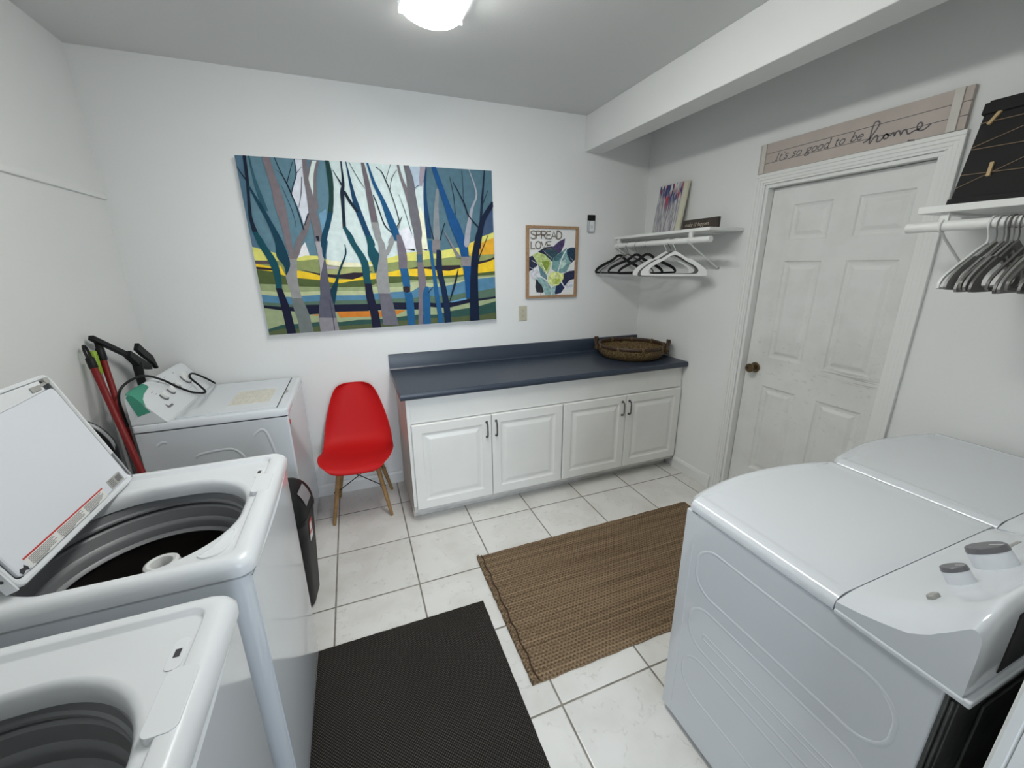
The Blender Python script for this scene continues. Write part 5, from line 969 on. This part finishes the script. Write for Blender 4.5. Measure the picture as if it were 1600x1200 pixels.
# ------------------------------------------------------------ clothes hangers
def make_hanger(kind, body, hook, hw=.212):
    """hangs in its local x-z plane; origin where the hook rests on the rod"""
    t = bpy.data.objects.new('clothes_hanger', None); COL.objects.link(t)
    r = .0022 if kind != 'tube' else .0035
    hk = [(-.030, 0, -.030), (-.031, 0, -.012), (-.022, 0, .004), (-.006, 0, .0095), (.010, 0, .006), (.0205, 0, -.008), (.019, 0, -.026), (.006, 0, -.046), (.0, 0, -.062), (.0, 0, -.082)]
    hk = [(-x, y, z) for x, y, z in hk]
    b = MB(); b.tube(spline(hk, 5), r, 8); h = b.build('hook', M[hook], t)
    if kind == 'velvet':
        out = [(0, -.076), (.022, -.080), (.045, -.098), (.075, -.118), (.14, -.148), (.19, -.178), (.208, -.204), (.205, -.218), (.19, -.224), (0, -.226)]
        inn = [(0, -.094), (.018, -.099), (.038, -.118), (.070, -.138), (.134, -.168), (.175, -.190), (.188, -.204), (.184, -.211), (0, -.2145)]
        th = .0045
    elif kind == 'wide':
        out = [(0, -.070), (.030, -.086), (.080, -.118), (.093, -.124), (.098, -.119), (.107, -.124), (.16, -.157), (.200, -.190), (.212, -.214), (.209, -.226), (.19, -.231), (0, -.233)]
        inn = [(0, -.096), (.026, -.104), (.080, -.138), (.12, -.160), (.145, -.178), (.158, -.198), (.150, -.214), (.13, -.220), (0, -.221)]
        th = .0035
    else:
        out = [(0, -.074), (.035, -.090), (.075, -.112), (.085, -.118), (.15, -.155), (.197, -.186), (.212, -.208), (.209, -.221), (.195, -.227), (0, -.229)]
        inn = [(0, -.083), (.032, -.100), (.072, -.121), (.082, -.127), (.147, -.163), (.190, -.192), (.203, -.209), (.200, -.216), (.19, -.219), (0, -.220)]
        th = .0035
    b = MB(); O = [Vector((x, z)) for x, z in out]; I = [Vector((x, z)) for x, z in inn]
    O = spline(out, 4); I = spline(inn, 4)
    # resample both outlines to equal counts, then loft a bar between them
    def res(L, n):
        ln = [0.]
        for a, c in zip(L, L[1:]): ln.append(ln[-1]+(c-a).length)
        o = []
        for k in range(n):
            s = ln[-1]*k/(n-1); i = 0
            while i < len(L)-2 and ln[i+1] < s: i += 1
            f = (s-ln[i])/max(1e-9, ln[i+1]-ln[i]); o.append(L[i]+(L[i+1]-L[i])*min(1, f))
        return o
    n = 30; O = res(O, n); I = res(I, n)
    loop = [(O[k], I[k]) for k in range(n)]+[(Vector((-O[k].x, O[k].y)), Vector((-I[k].x, I[k].y))) for k in range(n-2, 0, -1)]
    rings = [[(a.x, -th, a.y), (a.x, th, a.y), (c.x, th, c.y), (c.x, -th, c.y)] for a, c in loop]; rings.append(rings[0])
    b.loft(rings, False, False); b.build('hanger_body', M[body], t, smooth=True, angle=.7)
    return t
protos = {}
def hang(kind, body, hook, x, y, z, yaw, label, group, tilt=0.):
    key = (kind, body, hook); rot = (0, tilt, yaw)
    if key in protos: t = dup(protos[key], (x, y, z), rot)
    else: t = protos[key] = make_hanger(kind, body, hook); t.location = (x, y, z); t.rotation_euler = rot
    tag(t, label, 'hanger', group); return t
GA, GB = 'hangers on the rod in the back corner', 'hangers on the rod above the dryers'
ZA = 1.7635
R_ = math.radians
hang('velvet', 'hanger_black', 'hanger_white', -.272, -.058, ZA, R_(-8), 'thick black hanger with a white hook, closest to the back wall', GA)
hang('tube', 'hanger_grey', 'wire', -.272, -.165, ZA, R_(-22), 'thin dark grey hanger between the first and second black hangers', GA)
hang('velvet', 'hanger_black', 'wire', -.272, -.275, ZA, R_(-30), 'black hanger in the middle of the back corner bunch, just past the thin grey one', GA, R_(1))
hang('velvet', 'hanger_black', 'wire', -.272, -.395, ZA, R_(-38), 'black hanger nearest the white ones on the back corner rod', GA, R_(-1))
hang('wide', 'hanger_white', 'hanger_white', -.272, -.590, ZA, R_(-43), 'white plastic hanger partly hidden behind the dark grey one', GA)
hang('wide', 'hanger_grey', 'hanger_grey', -.272, -.632, ZA, R_(-44), 'dark grey plastic hanger sandwiched between two white hangers', GA, R_(-2))
hang('wide', 'hanger_white', 'hanger_white', -.272, -.676, ZA, R_(-45), 'white plastic hanger at the front of the back corner rod', GA)
ZB = 1.7465
ordn = ['first', 'second', 'third', 'fourth', 'fifth', 'sixth', 'seventh', 'eighth', 'ninth', 'tenth', 'eleventh', 'twelfth', 'thirteenth']
ys = [-2.160, -2.180, -2.196, -2.207, -2.219, -2.231, -2.262, -2.278, -2.292, -2.308, -2.345, -2.362, -2.380]
for i, y in enumerate(ys):
    kind = 'tube' if i == 0 else ('wide' if i % 3 else 'tube'); body = 'hanger_white' if i == 0 else ('hanger_pale' if i in (1,) else 'hanger_grey')
    body = ['hanger_white', 'hanger_pale', 'hanger_pale', 'hanger_grey', 'hanger_pale', 'hanger_grey', 'hanger_grey', 'hanger_grey', 'hanger_pale', 'hanger_grey', 'hanger_grey', 'hanger_pale', 'hanger_grey'][i]
    nm = {'hanger_white': 'white', 'hanger_pale': 'pale grey', 'hanger_grey': 'dark grey'}[body]
    hang(kind, body, body, -.272, y, ZB, R_([-2, -2, 0, 0, 0, 0, 2, 2, 1, 1, -2, -2, -1][i]), '%s plastic hanger, %s from the door on the rod above the dryers' % (nm, ordn[i]), GB, R_([0, 1, -1, .5, 1, -.5, 1, -1, 0, 1, 0, 1, 0][i]))
